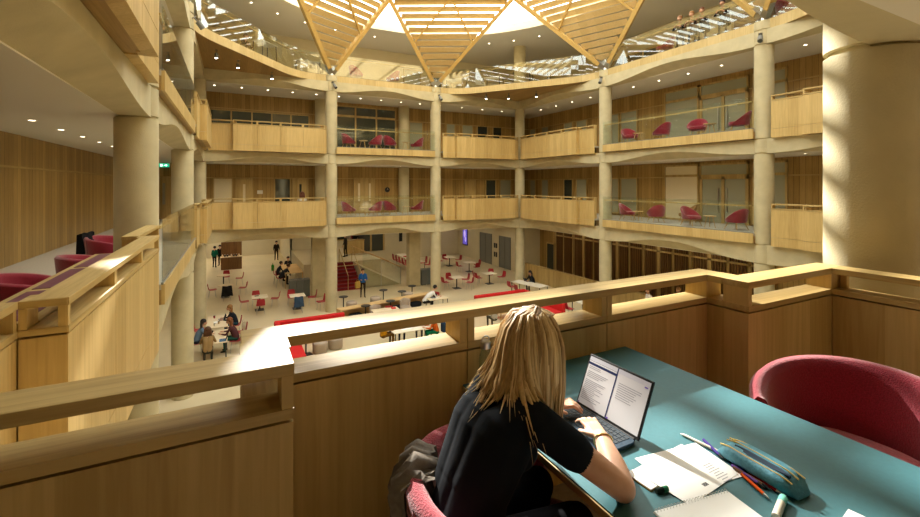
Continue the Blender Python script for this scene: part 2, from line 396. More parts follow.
for a, b in ((.03, 1.085), (1.085, 2.075), (2.075, 3.23)):
    x0, x1 = a, b; g = .004
    obj('panel', MB().box(x0+g, 2.02, 0, x1-g, 2.19, .885), M['panel'], t); obj('lower_band', MB().box(x0+g, 2.13, -.38, x1-g, 2.186, -.006), M['panel'], t)
    obj('ledge', MB().box(x0+.002, 2.016, .897, x1-.002, 2.194, .935), M['oakx'], t)
    obj('post', MB().box((x0+.003) if a > .1 else x0+.133, 2.02, .935, (x0+.043) if a > .1 else .20, 2.19, 1.055), M['panel'], t)
    obj('post', MB().box(x1-.043 if b < 3 else 3.06, 2.02, .935, x1-.003, 2.19, 1.055), M['panel'], t)
obj('rail', MB().box(.03, 2.014, 1.055, 3.23, 2.196, 1.10), M['oakx'], t, bevel=.003)
ret(3.06, 3.23, 1.90, 2.016)
x0, x1 = 3.06, 4.34
obj('panel', MB().box(x0+.003, 1.73, 0, x1, 1.90, .885), M['panel'], t); obj('lower_band', MB().box(x0, 1.84, -.38, x1, 1.896, -.006), M['panel'], t)
obj('ledge', MB().box(x0, 1.726, .897, x1, 1.904, .935), M['oakx'], t)
obj('post', MB().box(x0+.003, 1.73, .935, x0+.043, 1.90, 1.055), M['panel'], t); obj('post', MB().box(4.17, 1.73, .935, 4.34, 1.90, 1.055), M['panel'], t)
obj('rail', MB().box(x0-.004, 1.724, 1.055, x1+.004, 1.906, 1.10), M['oakx'], t, bevel=.003)
runseg(t, (4.34, 1.726), (4.34, -.6), (-1, 0), 0, 1, M['panel'], floor_in=True, cp=(1, 0))
obj('balcony_floor', MB().box(-1.2, 1.47, -.3, 4.34, 1.9, -.004).box(.03, 1.9, -.3, 3.23, 2.13, -.004), M['carpet'], t)
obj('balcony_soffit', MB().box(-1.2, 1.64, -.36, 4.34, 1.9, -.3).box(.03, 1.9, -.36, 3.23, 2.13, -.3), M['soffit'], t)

def side_box(X, s, ya, yb, ys0, ys1, zf, label, n=3, deck=True, m=None):
    """projecting balcony on a long side. s=+1: atrium lies towards +x. ya..yb bay ends, ys0..ys1 the projecting part"""
    xs, xo = X+s*(OS-.03), X+s*(OB-.07)
    return oak_balcony([(xs, ya), (xs, ys0), (xo, ys0), (xo, ys1), (xs, ys1), (xs, yb)],
        [(-s, 0), (0, 1), (-s, 0), (0, -1), (-s, 0)], [1, 1, n, 1, 1], zf, label, m,
        [(X-s*0, ya, xs-s*.02, yb), (xs-s*.02, ys0+.02, xo-s*.02, ys1-.02)])
def end_box(Y, xa, xb, xs0, xs1, zf, label, n=4):
    ys, yo = Y-OS, Y-OB
    return oak_balcony([(xa, ys), (xs0, ys), (xs0, yo), (xs1, yo), (xs1, ys), (xb, ys)],
        [(0, 1), (1, 0), (0, 1), (-1, 0), (0, 1)], [1, 1, n, 1, 1], zf, label, None,
        [(xa, Y, xb, ys+.02), (xs0+.02, ys+.02, xs1-.02, yo+.02)])
for i in (0, 1):
    zf = LV[i][0]; g = ['lower', 'upper'][i]
    side_box(XL, 1, 2.05, 8.62, 3.31, 6.85, zf, ['oak balustrade with desk behind it, beside the thick near column' , 'projecting oak balcony box overhead, above the thick near column'][i])
    side_box(XL, 1, 17.1, 23.7, 18.6, 22.6, zf, f'{g} oak balcony seen edge-on between the second and corner columns')
    side_box(XR, -1, 17.1, 23.7, 18.2, 23.2, zf, f'{g} oak balcony on the lounge side between slim corner column and next column', 4)
    side_box(XR, -1, 2.0, 8.66, 3.2, 7.6, zf, f'{g} oak balcony next to the big sunlit pier', 4)
    end_box(YB, XC[0]+.4, XC[1]-.32, 0.0, 4.25, zf, f'{g} wide oak balcony at the far end beside the corner behind the near columns')
    end_box(YB, XC[2]+.32, XC[3]-.4, 12.0, 16.2, zf, f'{g} oak balcony at the far end between lounge bay and slim corner column')
o = oak_balcony([(-1.0, 1.88), (.03, 1.88), (.03, 2.19), (3.23, 2.19), (3.23, 1.90), (4.34, 1.90)], [(0,-1),(1,0),(0,-1),(-1,0),(0,-1)], [1,1,3,1,1], 3.78, 'oak balcony directly above the woman', None, [(-1.0, 1.5, 4.34, 1.86), (.05, 1.86, 3.2, 2.15)])

# ------------------------------------------------------------------ glazed lounge bays
def glass_bay(a, b, n, zf, label, npan=3, band=True):
    """a,b: ends of the outer face; n: unit vector to the atrium"""
    a, b, n = Vector((*a, 0)), Vector((*b, 0)), Vector((*n, 0)); d = (b-a); Ln = d.length; d.normalize()
    t = thing('glass_balustrade', label, 'balustrade'); nb = max(3, round(Ln/2.3))
    def blk(s0, s1, o0, o1, z0, z1):
        p = a+d*s0-n*o0; q = a+d*s1-n*o1
        return MB().box(p.x, p.y, zf+z0, q.x, q.y, zf+z1)
    for k in range(nb): obj('fascia', blk(Ln*k/nb+.003, Ln*(k+1)/nb-.003, 0, .05, -.36, 0), M['panel'], t)
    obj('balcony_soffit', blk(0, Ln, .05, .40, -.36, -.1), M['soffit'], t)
    obj('balcony_floor', blk(0, Ln, .05, .40, -.1, -.001), M['carpet'], t)
    for k in range(npan): obj('glass_panel', blk(Ln*k/npan+.008, Ln*(k+1)/npan-.008, .03, .045, 0.0, 1.16), M['glass'], t)
    obj('channel', blk(0, Ln, .02, .055, -.01, .03), M['grey'], t)
    obj('handrail', blk(.06, Ln-.06, .07, .125, .97, 1.02), M['oakx'] if abs(d.x) > .5 else M['oaky'], t)
    for k in range(npan*2):
        s0 = Ln*(k+.5)/(npan*2); obj('rail_bracket', blk(s0-.015, s0+.015, .045, .10, .95, .975), M['steel'], t)
    return t
for i in (0, 1):
    zf = LV[i][0]; g = ['lower', 'upper'][i]
    glass_bay((XL+OS-.03, 9.3), (XL+OS-.03, 16.5), (1, 0), zf, f'{g} clear glass balustrade with oak fascia between the two nearest columns')
    glass_bay((XR-OS, 9.25), (XR-OS, 16.5), (-1, 0), zf, f'{g} glass balustrade on oak fascia before the row of raspberry armchairs')
    glass_bay((XC[1]+.2, YB-OS), (XC[2]-.2, YB-OS), (0, -1), zf, f'{g} glass balustrade on oak fascia across the middle of the far end')

# ------------------------------------------------------------------ top terrace edge
xo0, xo1, yo0, yo1 = XL+.10, XR-.12, YS+.12, YB-.10
base = [(xo0, 18.6), (3.0, yo1), (12.2, yo1), (xo1, 17.9), (xo1, 7.9), (12.2, yo0), (3.4, yo0), (xo0, 7.2)]
def rounded(poly, r, k=6):
    out = []; n = len(poly)
    for i in range(n):
        p, c, q = Vector(poly[i-1]), Vector(poly[i]), Vector(poly[(i+1) % n])
        a = c+(p-c).normalized()*r; b = c+(q-c).normalized()*r
        for j in range(k+1):
            u = j/k; out.append(tuple(a*(1-u)**2 + c*2*u*(1-u) + b*u*u))
    return out
edge = rounded(base, 1.3)
def refine(poly, st=1.25):
    out = []; n = len(poly)
    for i in range(n):
        a, b = Vector(poly[i]), Vector(poly[(i+1) % n]); m = max(1, math.ceil((b-a).length/st))
        for j in range(m): out.append(tuple(a.lerp(b, j/m)))
    return out
edge = refine(edge)
def off(poly, d):
    out = []; n = len(poly)
    for i in range(n):
        a, b = Vector(poly[i-1]), Vector(poly[(i+1) % n]); t = (b-a).normalized(); nn = Vector((t.y, -t.x))
        c = Vector((7.8, 12.9)); p = Vector(poly[i])
        if (c-p).dot(nn) < 0: nn = -nn
        out.append(tuple(p+nn*d))
    return out
E0, E1 = edge, off(edge, -.05)
t = thing('terrace_edge', 'oak-faced curved edge of the top terrace running round the whole atrium', 'terrace edge', (0, 0, 0)); t['kind'] = 'structure'
n = len(E0)
obj('fascia', MB().loft([[(*p, 7.29) for p in E0], [(*p, 7.65) for p in E0], [(*p, 7.65) for p in E1], [(*p, 7.29) for p in E1], [(*p, 7.29) for p in E0]], cap=False), wood('oak fascia', 'z', .55, (.44,.32,.125), (.60,.46,.22), fine=22), t, smooth=20)
def torect(p):
    x0, x1, y0, y1 = XL-.2, XR+.2, YS-.2, YB+.2
    dx, dy = p[0]-7.8, p[1]-12.9
    k = min(((x1 if dx > 0 else x0)-7.8)/dx if abs(dx) > 1e-6 else 1e9, ((y1 if dy > 0 else y0)-12.9)/dy if abs(dy) > 1e-6 else 1e9)
    return (7.8+dx*k, 12.9+dy*k)
pin = off(edge, -.04)
# add corner rays so that the slab corners close
ang = lambda p: math.atan2(p[1]-12.9, p[0]-7.8)
cor = [(XL-.2, YS-.2), (XR+.2, YS-.2), (XR+.2, YB+.2), (XL-.2, YB+.2)]
ring = [(ang(p), p, torect(p)) for p in pin]
for c in cor:
    a = ang(c); best = min(range(n), key=lambda i: abs(ring[i][0]-a)); ring[best] = (ring[best][0], ring[best][1], c)
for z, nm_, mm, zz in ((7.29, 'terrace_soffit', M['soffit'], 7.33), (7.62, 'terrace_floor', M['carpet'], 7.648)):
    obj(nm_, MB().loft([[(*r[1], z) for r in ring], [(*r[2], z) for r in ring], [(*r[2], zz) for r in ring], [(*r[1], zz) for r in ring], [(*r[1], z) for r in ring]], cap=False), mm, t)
# glass along the terrace edge: one balustrade for each of the eight sides
G1, G2 = off(edge, -.07), off(edge, -.085)
H1, H2 = off(edge, -.10), off(edge, -.15)
def near_side(p):
    best = None
    for k in range(8):
        a, b = Vector(base[k]), Vector(base[(k+1) % 8]); v = b-a; u = max(0, min(1, (Vector(p)-a).dot(v)/v.length_squared))
        dd = (Vector(p)-a-v*u).length
        if best is None or dd < best[0]: best = (dd, k)
    return best[1]
sid = [near_side(((E0[i][0]+E0[(i+1) % n][0])/2, (E0[i][1]+E0[(i+1) % n][1])/2)) for i in range(n)]
SN = ['over the corner behind the near columns', 'along the far end', 'over the far corner spotlights', 'by the leaning people', 'across the corner past the big pier', 'above the woman', 'across the corner above the viewer', 'above the thick near column']
for k in range(8):
    idx = [i for i in range(n) if sid[i] == k]
    idx.sort(key=lambda i: Vector(E0[i]).__sub__(Vector(base[k])).length)
    t = thing('glass_balustrade', f'glass balustrade with slim handrail on the top terrace {SN[k]}', 'balustrade')
    if any(i == 0 for i in idx) and any(i == n-1 for i in idx): idx = sorted(idx, key=lambda i: (i+n//2) % n)
    else: idx.sort()
    for c in range(0, len(idx), 2):
        ii = idx[c:c+2]; i0, i1 = ii[0], (ii[-1]+1) % n; P_ = [G1[j] for j in ii]+[G1[i1]]; Q_ = [G2[j] for j in ii]+[G2[i1]]
        obj('glass_panel', MB().loft([[(*a, 7.65), (*b, 7.65), (*b, 8.80), (*a, 8.80)] for a, b in zip(P_, Q_)]), M['glass2'], t)
    ii = idx+[(idx[-1]+1) % n]
    obj('handrail', MB().loft([[(*H1[j], 8.62), (*H2[j], 8.62), (*H2[j], 8.67), (*H1[j], 8.67)] for j in ii]), M['oak'], t)
    obj('channel', MB().loft([[(*off_[0], 7.64), (*off_[1], 7.64), (*off_[1], 7.68), (*off_[0], 7.68)] for off_ in [(G1[j], G2[j]) for j in ii]]), M['grey'], t)

# ------------------------------------------------------------------ roof trusses: eight slatted triangles standing on the columns
ZT = 12.25
MID = [(7.8, 23.8), (13.96, 20.5), (17.04, 12.9), (13.96, 5.3), (7.8, 2.0), (1.64, 5.3), (-1.44, 12.9), (1.64, 20.5)]
APX = [(XC[1], YB), (XC[2], YB), (XC[3], YC[2]), (XC[3], YC[1]), (XC[2], YS), (4.85, 1.72), (XC[0], YC[1]), (XC[0], YC[2])]
TL = ['over the far column beside the wide oak balcony', 'over the far column in the middle of the picture', 'over the far column of the lounge side', 'over the lounge column closest to the big pier', 'hidden past the big pier', 'above the big pier', 'above the thick near column', 'above the second column of the long oak wall side']
for k in range(8):
    A = V(*APX[k], CT+.10); L_, R_ = V(*MID[k-1], ZT), V(*MID[k], ZT)
    t = thing('roof_truss', f'slatted larch roof triangle standing {TL[k]}', 'roof truss', tuple(A))
    nrm = (L_-A).cross(R_-A).normalized(); c = V(7.8, 12.9, 9) - A
    if nrm.dot(c) < 0: nrm = -nrm
    Lr, Rr = L_-A, R_-A; O = V(0, 0, 0); mr = (Lr+Rr)/2
    def bm(p, q, w, h, name, m=M['truss']): obj(name, MB().beam(p, q, w, h, nrm), m, t)
    bm(Lr*.06, Lr, .20, .26, 'edge_beam'); bm(Rr*.06, Rr, .20, .26, 'edge_beam'); bm(Lr, Rr, .16, .24, 'top_beam')
    bm(Lr*.5, mr, .09, .14, 'inner_strut'); bm(Rr*.5, mr, .09, .14, 'inner_strut')
    obj('steel_shoe', MB().beam(Lr*.015, Lr*.10, .24, .20, nrm).beam(Rr*.015, Rr*.10, .24, .20, nrm).cyl((0, 0, -.16), (0, 0, .06), .14, .11, 16), M['steel'], t)
    sl = MB(); ns = 12
    for j in range(ns):
        u0 = .10+.90*j/ns; a, b = Lr*u0, Rr*u0; e = (b-a).normalized()*.10
        up = ((Lr+Rr)/2).normalized()*.29; h = (up*.5 + nrm*.05)
        cc = (a+b)/2 + up*.5 - nrm*.06
        sl.obox(cc, (b-a)/2-e*.5, h, h.cross(b-a).normalized()*.016)
    so_ = obj('slats', sl, M['slat'], t); so_.rotation_euler = (0, 0, 0)
# level roof louvres closing the top, with unseen beams added to break up the sunlight
t = thing('roof_louvre', 'level larch louvres and added sun-breaking beams under the glass roof above the trusses', 'roof', (7.8, 12.9, ZT+.05))
oct_ = [Vector((a-7.8, b-12.9)) for a, b in MID]
def span(y):
    xs = []
    for i in range(8):
        p, q = oct_[i], oct_[(i+1) % 8]
        if (p.y-y)*(q.y-y) < 0: xs.append(p.x+(q.x-p.x)*(y-p.y)/(q.y-p.y))
    return (min(xs), max(xs)) if len(xs) > 1 else None
lv = MB(); y = -10.8+LOUV_P
while y < 10.9:
    s_ = span(y)
    if s_: lv.box(s_[0]+.1, y-.02, 0, s_[1]-.1, y+.02, LOUV_H)
    y += LOUV
obj('slats', lv, M['slat'], t)
for x in (-7.2, -4.35, -.9, 2.2, 5.4):
    ys = [p for p in np.linspace(-10.9, 10.9, 219) if (lambda s: s and s[0] < x < s[1])(span(p))]
    obj('roof_beam', MB().box(x-.1, min(ys), .25, x+.1, max(ys), .65), M['truss'], t)
# ------------------------------------------------------------------ downlights (fittings with real lamps)
def spot(name, loc, power, size=2.5, col=(1, .88, .66), dirv=None, blend=.6):
    d = SPOTS.get((power, size, col))
    if d is None:
        d = bpy.data.lights.new(name, 'SPOT'); d.energy = power; d.spot_size = size; d.spot_blend = blend; d.color = col; d.shadow_soft_size = .06; SPOTS[(power, size, col)] = d
    o = bpy.data.objects.new(name, d); COL.objects.link(o); o.location = loc
    if dirv: o.rotation_euler = Vector(dirv).to_track_quat('-Z', 'Y').to_euler()
    return o
SPOTS = {}
dl = thing('downlight', 'p', 'downlight')
obj('trim_ring', MB().loft([[(r*math.cos(2*PI*k/20), r*math.sin(2*PI*k/20), z) for k in range(20)] for r, z in ((.05, 0), (.066, 0), (.066, -.012), (.05, -.012), (.05, 0))], cap=False), M['white'], dl, smooth=30)
obj('lens', MB().lathe(0, 0, [(.049, -.008), (.049, -.003)], 20), M['lampw'], dl)
def lights(pts, z, label, grp, power=None, size=2.5):
    for x, y in pts:
        dup(dl, (x, y, z), 0, label, grp)
        spot('downlight_lamp', (x, y, z-.03), power or LAMP, size)
lin_ = lambda a, b, n: [a+(b-a)*(k+.5)/n for k in range(n)]
for i in (0, 1):
    zc = LV[i+1][2]; g = ['lower', 'upper'][i]
    lights([(x, 25.3) for x in lin_(XC[0], XC[1], 5)], zc, f'small round downlight in the ceiling behind the {g} wide oak balcony at the far end', f'downlights, {g} far end, first bay')
    lights([(x, 25.3) for x in lin_(XC[1], XC[2], 5)], zc, f'small round downlight in the ceiling of the {g} lounge bay at the far end', f'downlights, {g} far end, lounge bay')
    lights([(x, 25.3) for x in lin_(XC[2], XC[3], 4)], zc, f'small round downlight in the ceiling behind the {g} oak balcony by the slim corner column', f'downlights, {g} far end, last bay')
    lights([(18.2, y) for y in lin_(YC[2], YC[3], 5)], zc, f'small round downlight on the lounge side behind the {g} corner balcony', f'downlights, {g} lounge side, corner bay')
    lights([(18.2, y) for y in lin_(YC[1], YC[2], 5)], zc, f'small round downlight above the {g} row of raspberry armchairs', f'downlights, {g} lounge side, armchair bay')
    lights([(18.2, y) for y in lin_(3, YC[1], 4)], zc, f'small round downlight on the lounge side behind the {g} balcony next to the big pier', f'downlights, {g} lounge side, pier bay')
    lights([(-3.1, y) for y in (7.3, 8.75, 10.2, 11.65, 13.1, 14.55, 16, 18.5, 21, 23.5)], zc, f'small round downlight in the {g} ceiling along the long oak wall', f'downlights, {g} long oak wall')
tp = []
for k in range(40):
    t_ = 2*PI*k/40; c, s_ = math.cos(t_), math.sin(t_)
    p = (7.8+9.45*1.13*math.copysign(abs(c)**.8, c), 12.9+12.4*1.11*math.copysign(abs(s_)**.8, s_))
    if p[1] > 8: tp.append(p)
lights(tp, 10.95, 'small round downlight in the white top ceiling round the skylight', 'downlights round the skylight')
# ground level ceiling
lights([(x, y) for y in (26., 29.5, 33, 36.5) for x in (-2.5, .5, 3.2, 6.5, 9.2, 12.4, 15.2, 18)], -1.06, 'small round downlight in the ceiling over the ground floor tables', 'downlights over the ground floor', LAMP*3.2)
lights([(x, y) for y in (40, 43, 45.5) for x in (-8, -4.5, -1.5, 1.5)], -1.06, 'small round unseen downlight added to brighten the lobby', 'downlights added to brighten the lobby', LAMP*8)  # unseen lamps added to brighten the far lobby floor
lights([(-3, y) for y in (9, 12, 15, 18, 21, 23.5)]+[(-7, y) for y in (14, 18, 22, 26, 30, 34)], -1.06, 'small round downlight in the low ceiling beside the group tables', 'downlights beside the group tables', LAMP*2.2)
lights([(20.8, y) for y in (11, 14, 17, 20, 23, 26)], -1.06, 'small round downlight in front of the dark timber screens', 'downlights before the timber screens', LAMP)
proto_drop(dl)

# ------------------------------------------------------------------ can spotlights
sp_ = thing('spotlight', 'p', 'spotlight')
obj('can', MB().tube([(0, 0, 0), (0, 0, -.20)], [.065, .07], 16), M['grey'], sp_, smooth=40)
obj('lens', MB().cyl((0, 0, -.19), (0, 0, -.204), .055, .055, 16), M['spotl'], sp_)
obj('bracket', MB().box(-.012, -.012, -.06, .012, .012, .12).box(-.05, -.05, .11, .05, .05, .13), M['grey'], sp_)
for (x, y), w in (((-.6, 20.6), 'first of three'), ((.2, 21.9), 'middle of three'), ((1.7, 23.4), 'last of three')):
    dup(sp_, (x, y, 7.15), 0, f'small grey spotlight under the timber soffit by the long oak wall side, {w}', 'spotlights under the corner soffit of the oak wall side')
for (x, y), w in (((13.6, 22.9), 'first of three'), ((14.75, 22.2), 'middle of three'), ((15.9, 21), 'last of three')):
    dup(sp_, (x, y, 7.15), 0, f'small grey spotlight under the timber soffit at the slim corner column, {w}', 'spotlights under the corner soffit at the slim column')
def cspot(x, y, z, dx, dy, label):
    o = dup(sp_, (x, y, z), 0, label, 'can spotlights on the column heads')
    o.rotation_euler = Vector((-dx, -dy, .75)).to_track_quat('Z', 'Y').to_euler(); o.scale = (1.25,)*3
    for ch in o.children:
        if ch.name.startswith('lens'): ch.material_slots[0].link = 'OBJECT'; ch.material_slots[0].material = M['dkglass']
cspot(XC[1]+.06, YB-.42, 7.1, .3, -.5, 'grey can spotlight on the far column head beside the wide balcony')
cspot(XC[2]+.10, YB-.42, 7.0, .1, -.6, 'grey can spotlight on the far column head in mid picture')
cspot(XR-.42, YC[2]-.1, 7.1, -.6, -.3, 'grey can spotlight on the far column head of the lounge side')
cspot(XR-.42, YC[1]-.1, 7.0, -.6, -.3, 'large-looking grey can spotlight on the column head closest to the big pier')
cspot(XL+.42, YC[2]-.1, 7.05, .6, .3, 'grey can spotlight on the second column head of the oak wall side')
proto_drop(sp_)

# ------------------------------------------------------------------ doors and windows of the galleries
wn_ = [0]; dn_ = [0]
def opening(kind, axis, w, a, b, z0, z1, pane, label, frame=.06, panels=1, proud=.04, fm=None, handles=False, transom=None, vision=None):
    """framed leaf on a wall; axis 'x': wall along x at y=w facing -y; 'y': wall along y at x=w facing -x; 'l': at x=w facing +x"""
    cnt = wn_ if kind == 'window' else dn_; cnt[0] += 1
    t = thing(f'{kind}_{cnt[0]}', label, kind); t['kind'] = 'structure'; fm = fm or M['oak']
    def blk(s0, s1, o0, o1, z0, z1):
        if axis == 'x': return MB().box(s0, w-o0, z0, s1, w-o1, z1)
        if axis == 'y': return MB().box(w-o0, s0, z0, w-o1, s1, z1)
        return MB().box(w+o0, s0, z0, w+o1, s1, z1)
    def add(mb, *a_): q = blk(*a_); return mb.add(q.v, q.f)
    fr = MB(); a, b = min(a, b), max(a, b)
    add(fr, a, a+frame, 0.01, proud+.03, z0, z1); add(fr, b-frame, b, 0.01, proud+.03, z0, z1); add(fr, a, b, 0.01, proud+.03, z1-frame, z1)
    if kind == 'window': add(fr, a, b, 0.01, proud+.03, z0, z0+frame)
    if transom: add(fr, a, b, 0.01, proud+.03, transom, transom+frame*1.4)
    for k in range(1, panels): s = a+(b-a)*k/panels; add(fr, s-frame*.5, s+frame*.5, 0.01, proud+.03, z0, z1)
    obj('frame', fr, fm, t)
    for k in range(panels):
        s0 = a+(b-a)*k/panels+frame*.6; s1 = a+(b-a)*(k+1)/panels-frame*.6
        if kind == 'door':
            obj('leaf', blk(s0, s1, .005, proud, z0+.01, z1-frame*1.05), pane, t)
            sm = (s0+s1)/2
            if vision: obj('vision_panel', blk(sm-.06, sm+.06, proud, proud+.012, z0+.75, z1-.35), vision, t)
            if handles:
                hs = s1-.12 if k % 2 == 0 else s0+.12
                obj('handle', blk(hs-.02, hs+.02, proud+.03, proud+.07, z0+.5, z0+1.6), M['steel'], t)
        else:
            zz = [(z0+frame, transom), (transom+frame*1.4, z1-frame)] if transom else [(z0+frame, z1-frame)]
            for za, zb in zz: obj('pane', blk(s0, s1, .02, proud, za, zb), pane, t)
    return t
y = WB
opening('window', 'x', y, -.95, .0, .3, 2.15, M['blind'], 'bright blind-covered window behind the lower wide balcony')
opening('door', 'x', y, .12, .99, 0, 2.15, M['oak'], 'oak door with narrow lit vision strip beside the bright blind', vision=M['blind'])
opening('window', 'x', y, 2.07, 2.98, .3, 2.15, M['dkglass'], 'dark reflecting window behind the lower wide balcony')
opening('door', 'x', y, 3.05, 3.95, 0, 2.15, M['oak'], 'oak door with dark vision strip beside the dark window', vision=M['dkglass'])
opening('window', 'x', y, -1.1, 4.0, 4.6, 5.85, M['dkglass'], 'long strip of dark windows behind the upper wide balcony', panels=5)
opening('door', 'x', y, 6.6, 7.95, 0, 2.2, M['oak'], 'pair of oak doors with slim lit strips behind the lower far lounge', panels=2, vision=M['blind'])
opening('window', 'x', y, 5.4, 9.35, 3.8, 6.6, M['dkglass'], 'tall glazed screen with oak frames behind the upper far lounge', panels=3, transom=5.9, frame=.09)
opening('window', 'x', y, 10.2, 11.2, 4.0, 5.9, M['frost'], 'pale window beside the round column of the upper far lounge')
for a, b, z, mm, w in ((12.9, 13.6, 3.8, 'frost', 'upper, first'), (14.1, 15, 3.8, 'frost', 'upper, second'), (15.3, 16.2, 3.8, 'dkglass', 'upper, third'), (16.6, 17.4, 3.8, 'dkglass', 'upper, fourth'), (16.0, 16.9, 0, 'dkglass', 'lower, first'), (17.2, 18.2, 0, 'frost', 'lower, second')):
    opening('window', 'x', y, a, b, z+.2, z+2.15, M[mm], f'narrow window behind the balconies left of the slim corner column, {w}')
opening('door', 'x', y, 14.3, 15.2, 0, 2.15, M['oak'], 'plain oak door behind the lower balcony left of the slim corner column')
x = WR
for a, b, w in ((26.3, 27., 'first'), (24.8, 25.6, 'second'), (22.3, 23.2, 'third'), (21, 22, 'fourth')):
    for z, g in ((0, 'lower'), (3.78, 'upper')):
        opening('window', 'y', x, a, b, z+.2, z+2.15, M['frost'] if z else M['dkglass' if w in ('third',) else 'frost'], f'narrow {g} window right of the slim corner column, {w} from it')
for z, g in ((0, 'lower'), (3.78, 'upper')):
    opening('window', 'y', x, 18.4, 19.0, z+.1, z+2.15, M['frost'], f'slim glazed strip beside the column, {g} lounge side')
    opening('window', 'y', x, 17.1, 18.3, z+.1, z+2.15, M['frost'], f'broad greenish window beside the oak wall, {g} lounge side')
    opening('window', 'y', x, 13.5, 15.4, z, z+2.75, M['blind' if not z else 'frost'], f'tall pale glazed screen behind the {g} raspberry armchairs', transom=z+2.15, frame=.08)
    opening('window', 'y', x, 11.2, 13.45, z+2.15, z+2.75, M['frost'], f'transom glass over the {g} double doors behind the armchairs', frame=.08)
    t = opening('door', 'y', x, 11.2, 13.45, z, z+2.15, M['frost'], f'glazed double doors with tall handles behind the {g} armchairs', panels=2, frame=.13, handles=True)
    opening('window', 'y', x, 9.7, 11.05, z, z+2.75, M['frost'], f'glazed screen with white dots beside the {g} balcony near the pier', transom=z+2.15, frame=.08, panels=2)
# open room name plate letters over the lower double doors
opening('door', 'x', y, -3.55, -2.75, 0, 2.2, M['oak'], 'oak door with glass strip at the end of the long oak wall', vision=M['frost'])
t = thing('exit_sign', 'small green lit exit sign hanging at the end of the long oak wall', 'exit sign', (-3.0, 25.8, 2.62))
obj('sign_box', MB().box(-.22, -.02, 0, .22, .02, .19), M['exit'], t)
obj('pictogram', MB().box(-.15, -.026, .04, -.06, -.02, .15).beam((0, -.023, .095), (.12, -.023, .095), .006, .03).beam((.12, -.023, .095), (.08, -.023, .135), .006, .025).beam((.12, -.023, .095), (.08, -.023, .055), .006, .025), M['exitw'], t)
obj('hanger', MB().box(-.15, -.005, .19, -.14, .005, .26).box(.14, -.005, .19, .15, .005, .26), M['steel'], t)
t = thing('wall_clock', 'small round black clock on the oak wall of the lower far lounge', 'clock', (8.75, WB-.02, 1.45))
obj('case', MB().cyl((0, 0, 0), (0, -.05, 0), .16, .16, 20), M['black'], t, smooth=40); obj('hands', MB().beam((0, -.055, 0), (0, -.055, .1), .012, .006).beam((0, -.055, 0), (.07, -.055, .03), .012, .006), M['white'], t)
for k, (xx, w) in enumerate(((1.35, 'beside the oak door with the lit strip'), )):
    t = tag(obj('door_sign', MB().box(xx-.14, WB-.04, 1.25, xx+.14, WB-.015, 1.45), M['white']), f'small white plate on the oak wall {w}', 'sign')
# top terrace doors
opening('door', 'x', 29.2, 12.6, 13.6, 7.65, 9.9, M['dkglass'], 'dark door with oak frame on the far top terrace wall', fm=M['oak'], frame=.1)
opening('window', 'x', 29.2, 10.6, 11.9, 7.75, 9.9, M['frost'], 'greenish glazed opening on the far top terrace wall')
opening('window', 'y', 22, 17.0, 21.5, 7.7, 9.9, M['dkglass'], 'row of dark glazing on the top terrace above the lounge side', panels=3, frame=.1)
opening('window', 'y', 22, 9.0, 13.2, 7.7, 10.2, M['walnut'], 'dark timber screen behind the people leaning on the top terrace', panels=3, frame=.1)
# ground level: lifts, poster, doors
x = 19.7
for a, b, w in ((34.2, 32.2, 'first, deeper'), (31.0, 29.3, 'second, closer')):
    opening('door', 'y', x, a, b, G0, G0+2.6, M['grey'], f'dark grey lift doors in the cream ground level wall, {w}', panels=2, fm=M['grey'], frame=.05)
t = thing('info_screen', 'tall purple-blue lit poster screen on the cream ground level wall', 'screen', (19.68, 37.0, -3.0))
scr = mat('poster screen', (.10, .07, .42), .3, emit=.7); scr2 = mat('poster screen light', (.45, .35, .75), .3, emit=.8)
obj('housing', MB().box(-.05, -.5, -.95, 0, .5, .95), M['black'], t); obj('display', MB().box(-.055, -.44, -.88, -.05, .44, .88), scr, t)
obj('poster_figure', MB().ell((-.056, .05, .1), .004, .2, .35).ell((-.056, -.1, -.4), .004, .14, .25).ell((-.056, 0, .55), .004, .1, .12), scr2, t)
for yy, zz in ((31.75, -3.35), (31.45, -3.35), (31.75, -4.1), (31.45, -4.1)):
    tag(obj('lift_panel', MB().box(19.66, yy-.09, zz-.2, 19.7, yy+.09, zz+.2), M['black']), 'small black call panel between the two grey lift doors', 'panel', 'call panels between the lift doors')
opening('door', 'x', 38.6, 9.7, 12.2, G0+.9, G0+3.8, M['dkglass'], 'pair of dark glass doors with oak frames in the cream wall', panels=2, frame=.14)
opening('door', 'y', 21.6, 26.2, 27.2, G0, G0+2.4, M['dkglass'], 'slim dark glass door in the cream return beside the timber screens', frame=.1)
# dark timber slat screens under the lounge galleries
for k in range(5):
    y0 = 11+k*3.0
    t = thing('timber_screen', ['dark slatted timber screen under the lounge galleries, next to the big pier column', 'dark slatted timber screen under the lounge galleries, second from the pier column', 'dark slatted timber screen under the lounge galleries, right of the far lounge column', 'dark slatted timber screen under the lounge galleries, left of the far lounge column', 'dark slatted timber screen under the lounge galleries, deepest in the hall'][k], 'timber screen', (21.55, y0, G0))
    fr = MB()
    for q in (0, 1.0, 2.0, 2.9): fr.box(-.14, q, 0, -.02, q+.1, 3.95)
    fr.box(-.14, 0, 3.0, -.02, 3, 3.1).box(-.14, 0, 3.85, -.02, 3, 3.97).box(-.14, 0, 0, -.02, 3, .12)
    obj('screen_frame', fr, M['oak'], t); sl = MB()
    q = .14
    while q < 2.9:
        if min(abs(q-c) for c in (0.05, 1.05, 2.05, 2.95)) > .08: sl.box(-.10, q, .12, -.03, q+.06, 3.0).box(-.10, q, 3.1, -.03, q+.06, 3.85)
        q += .14
    obj('slats', sl, M['walnut'], t)
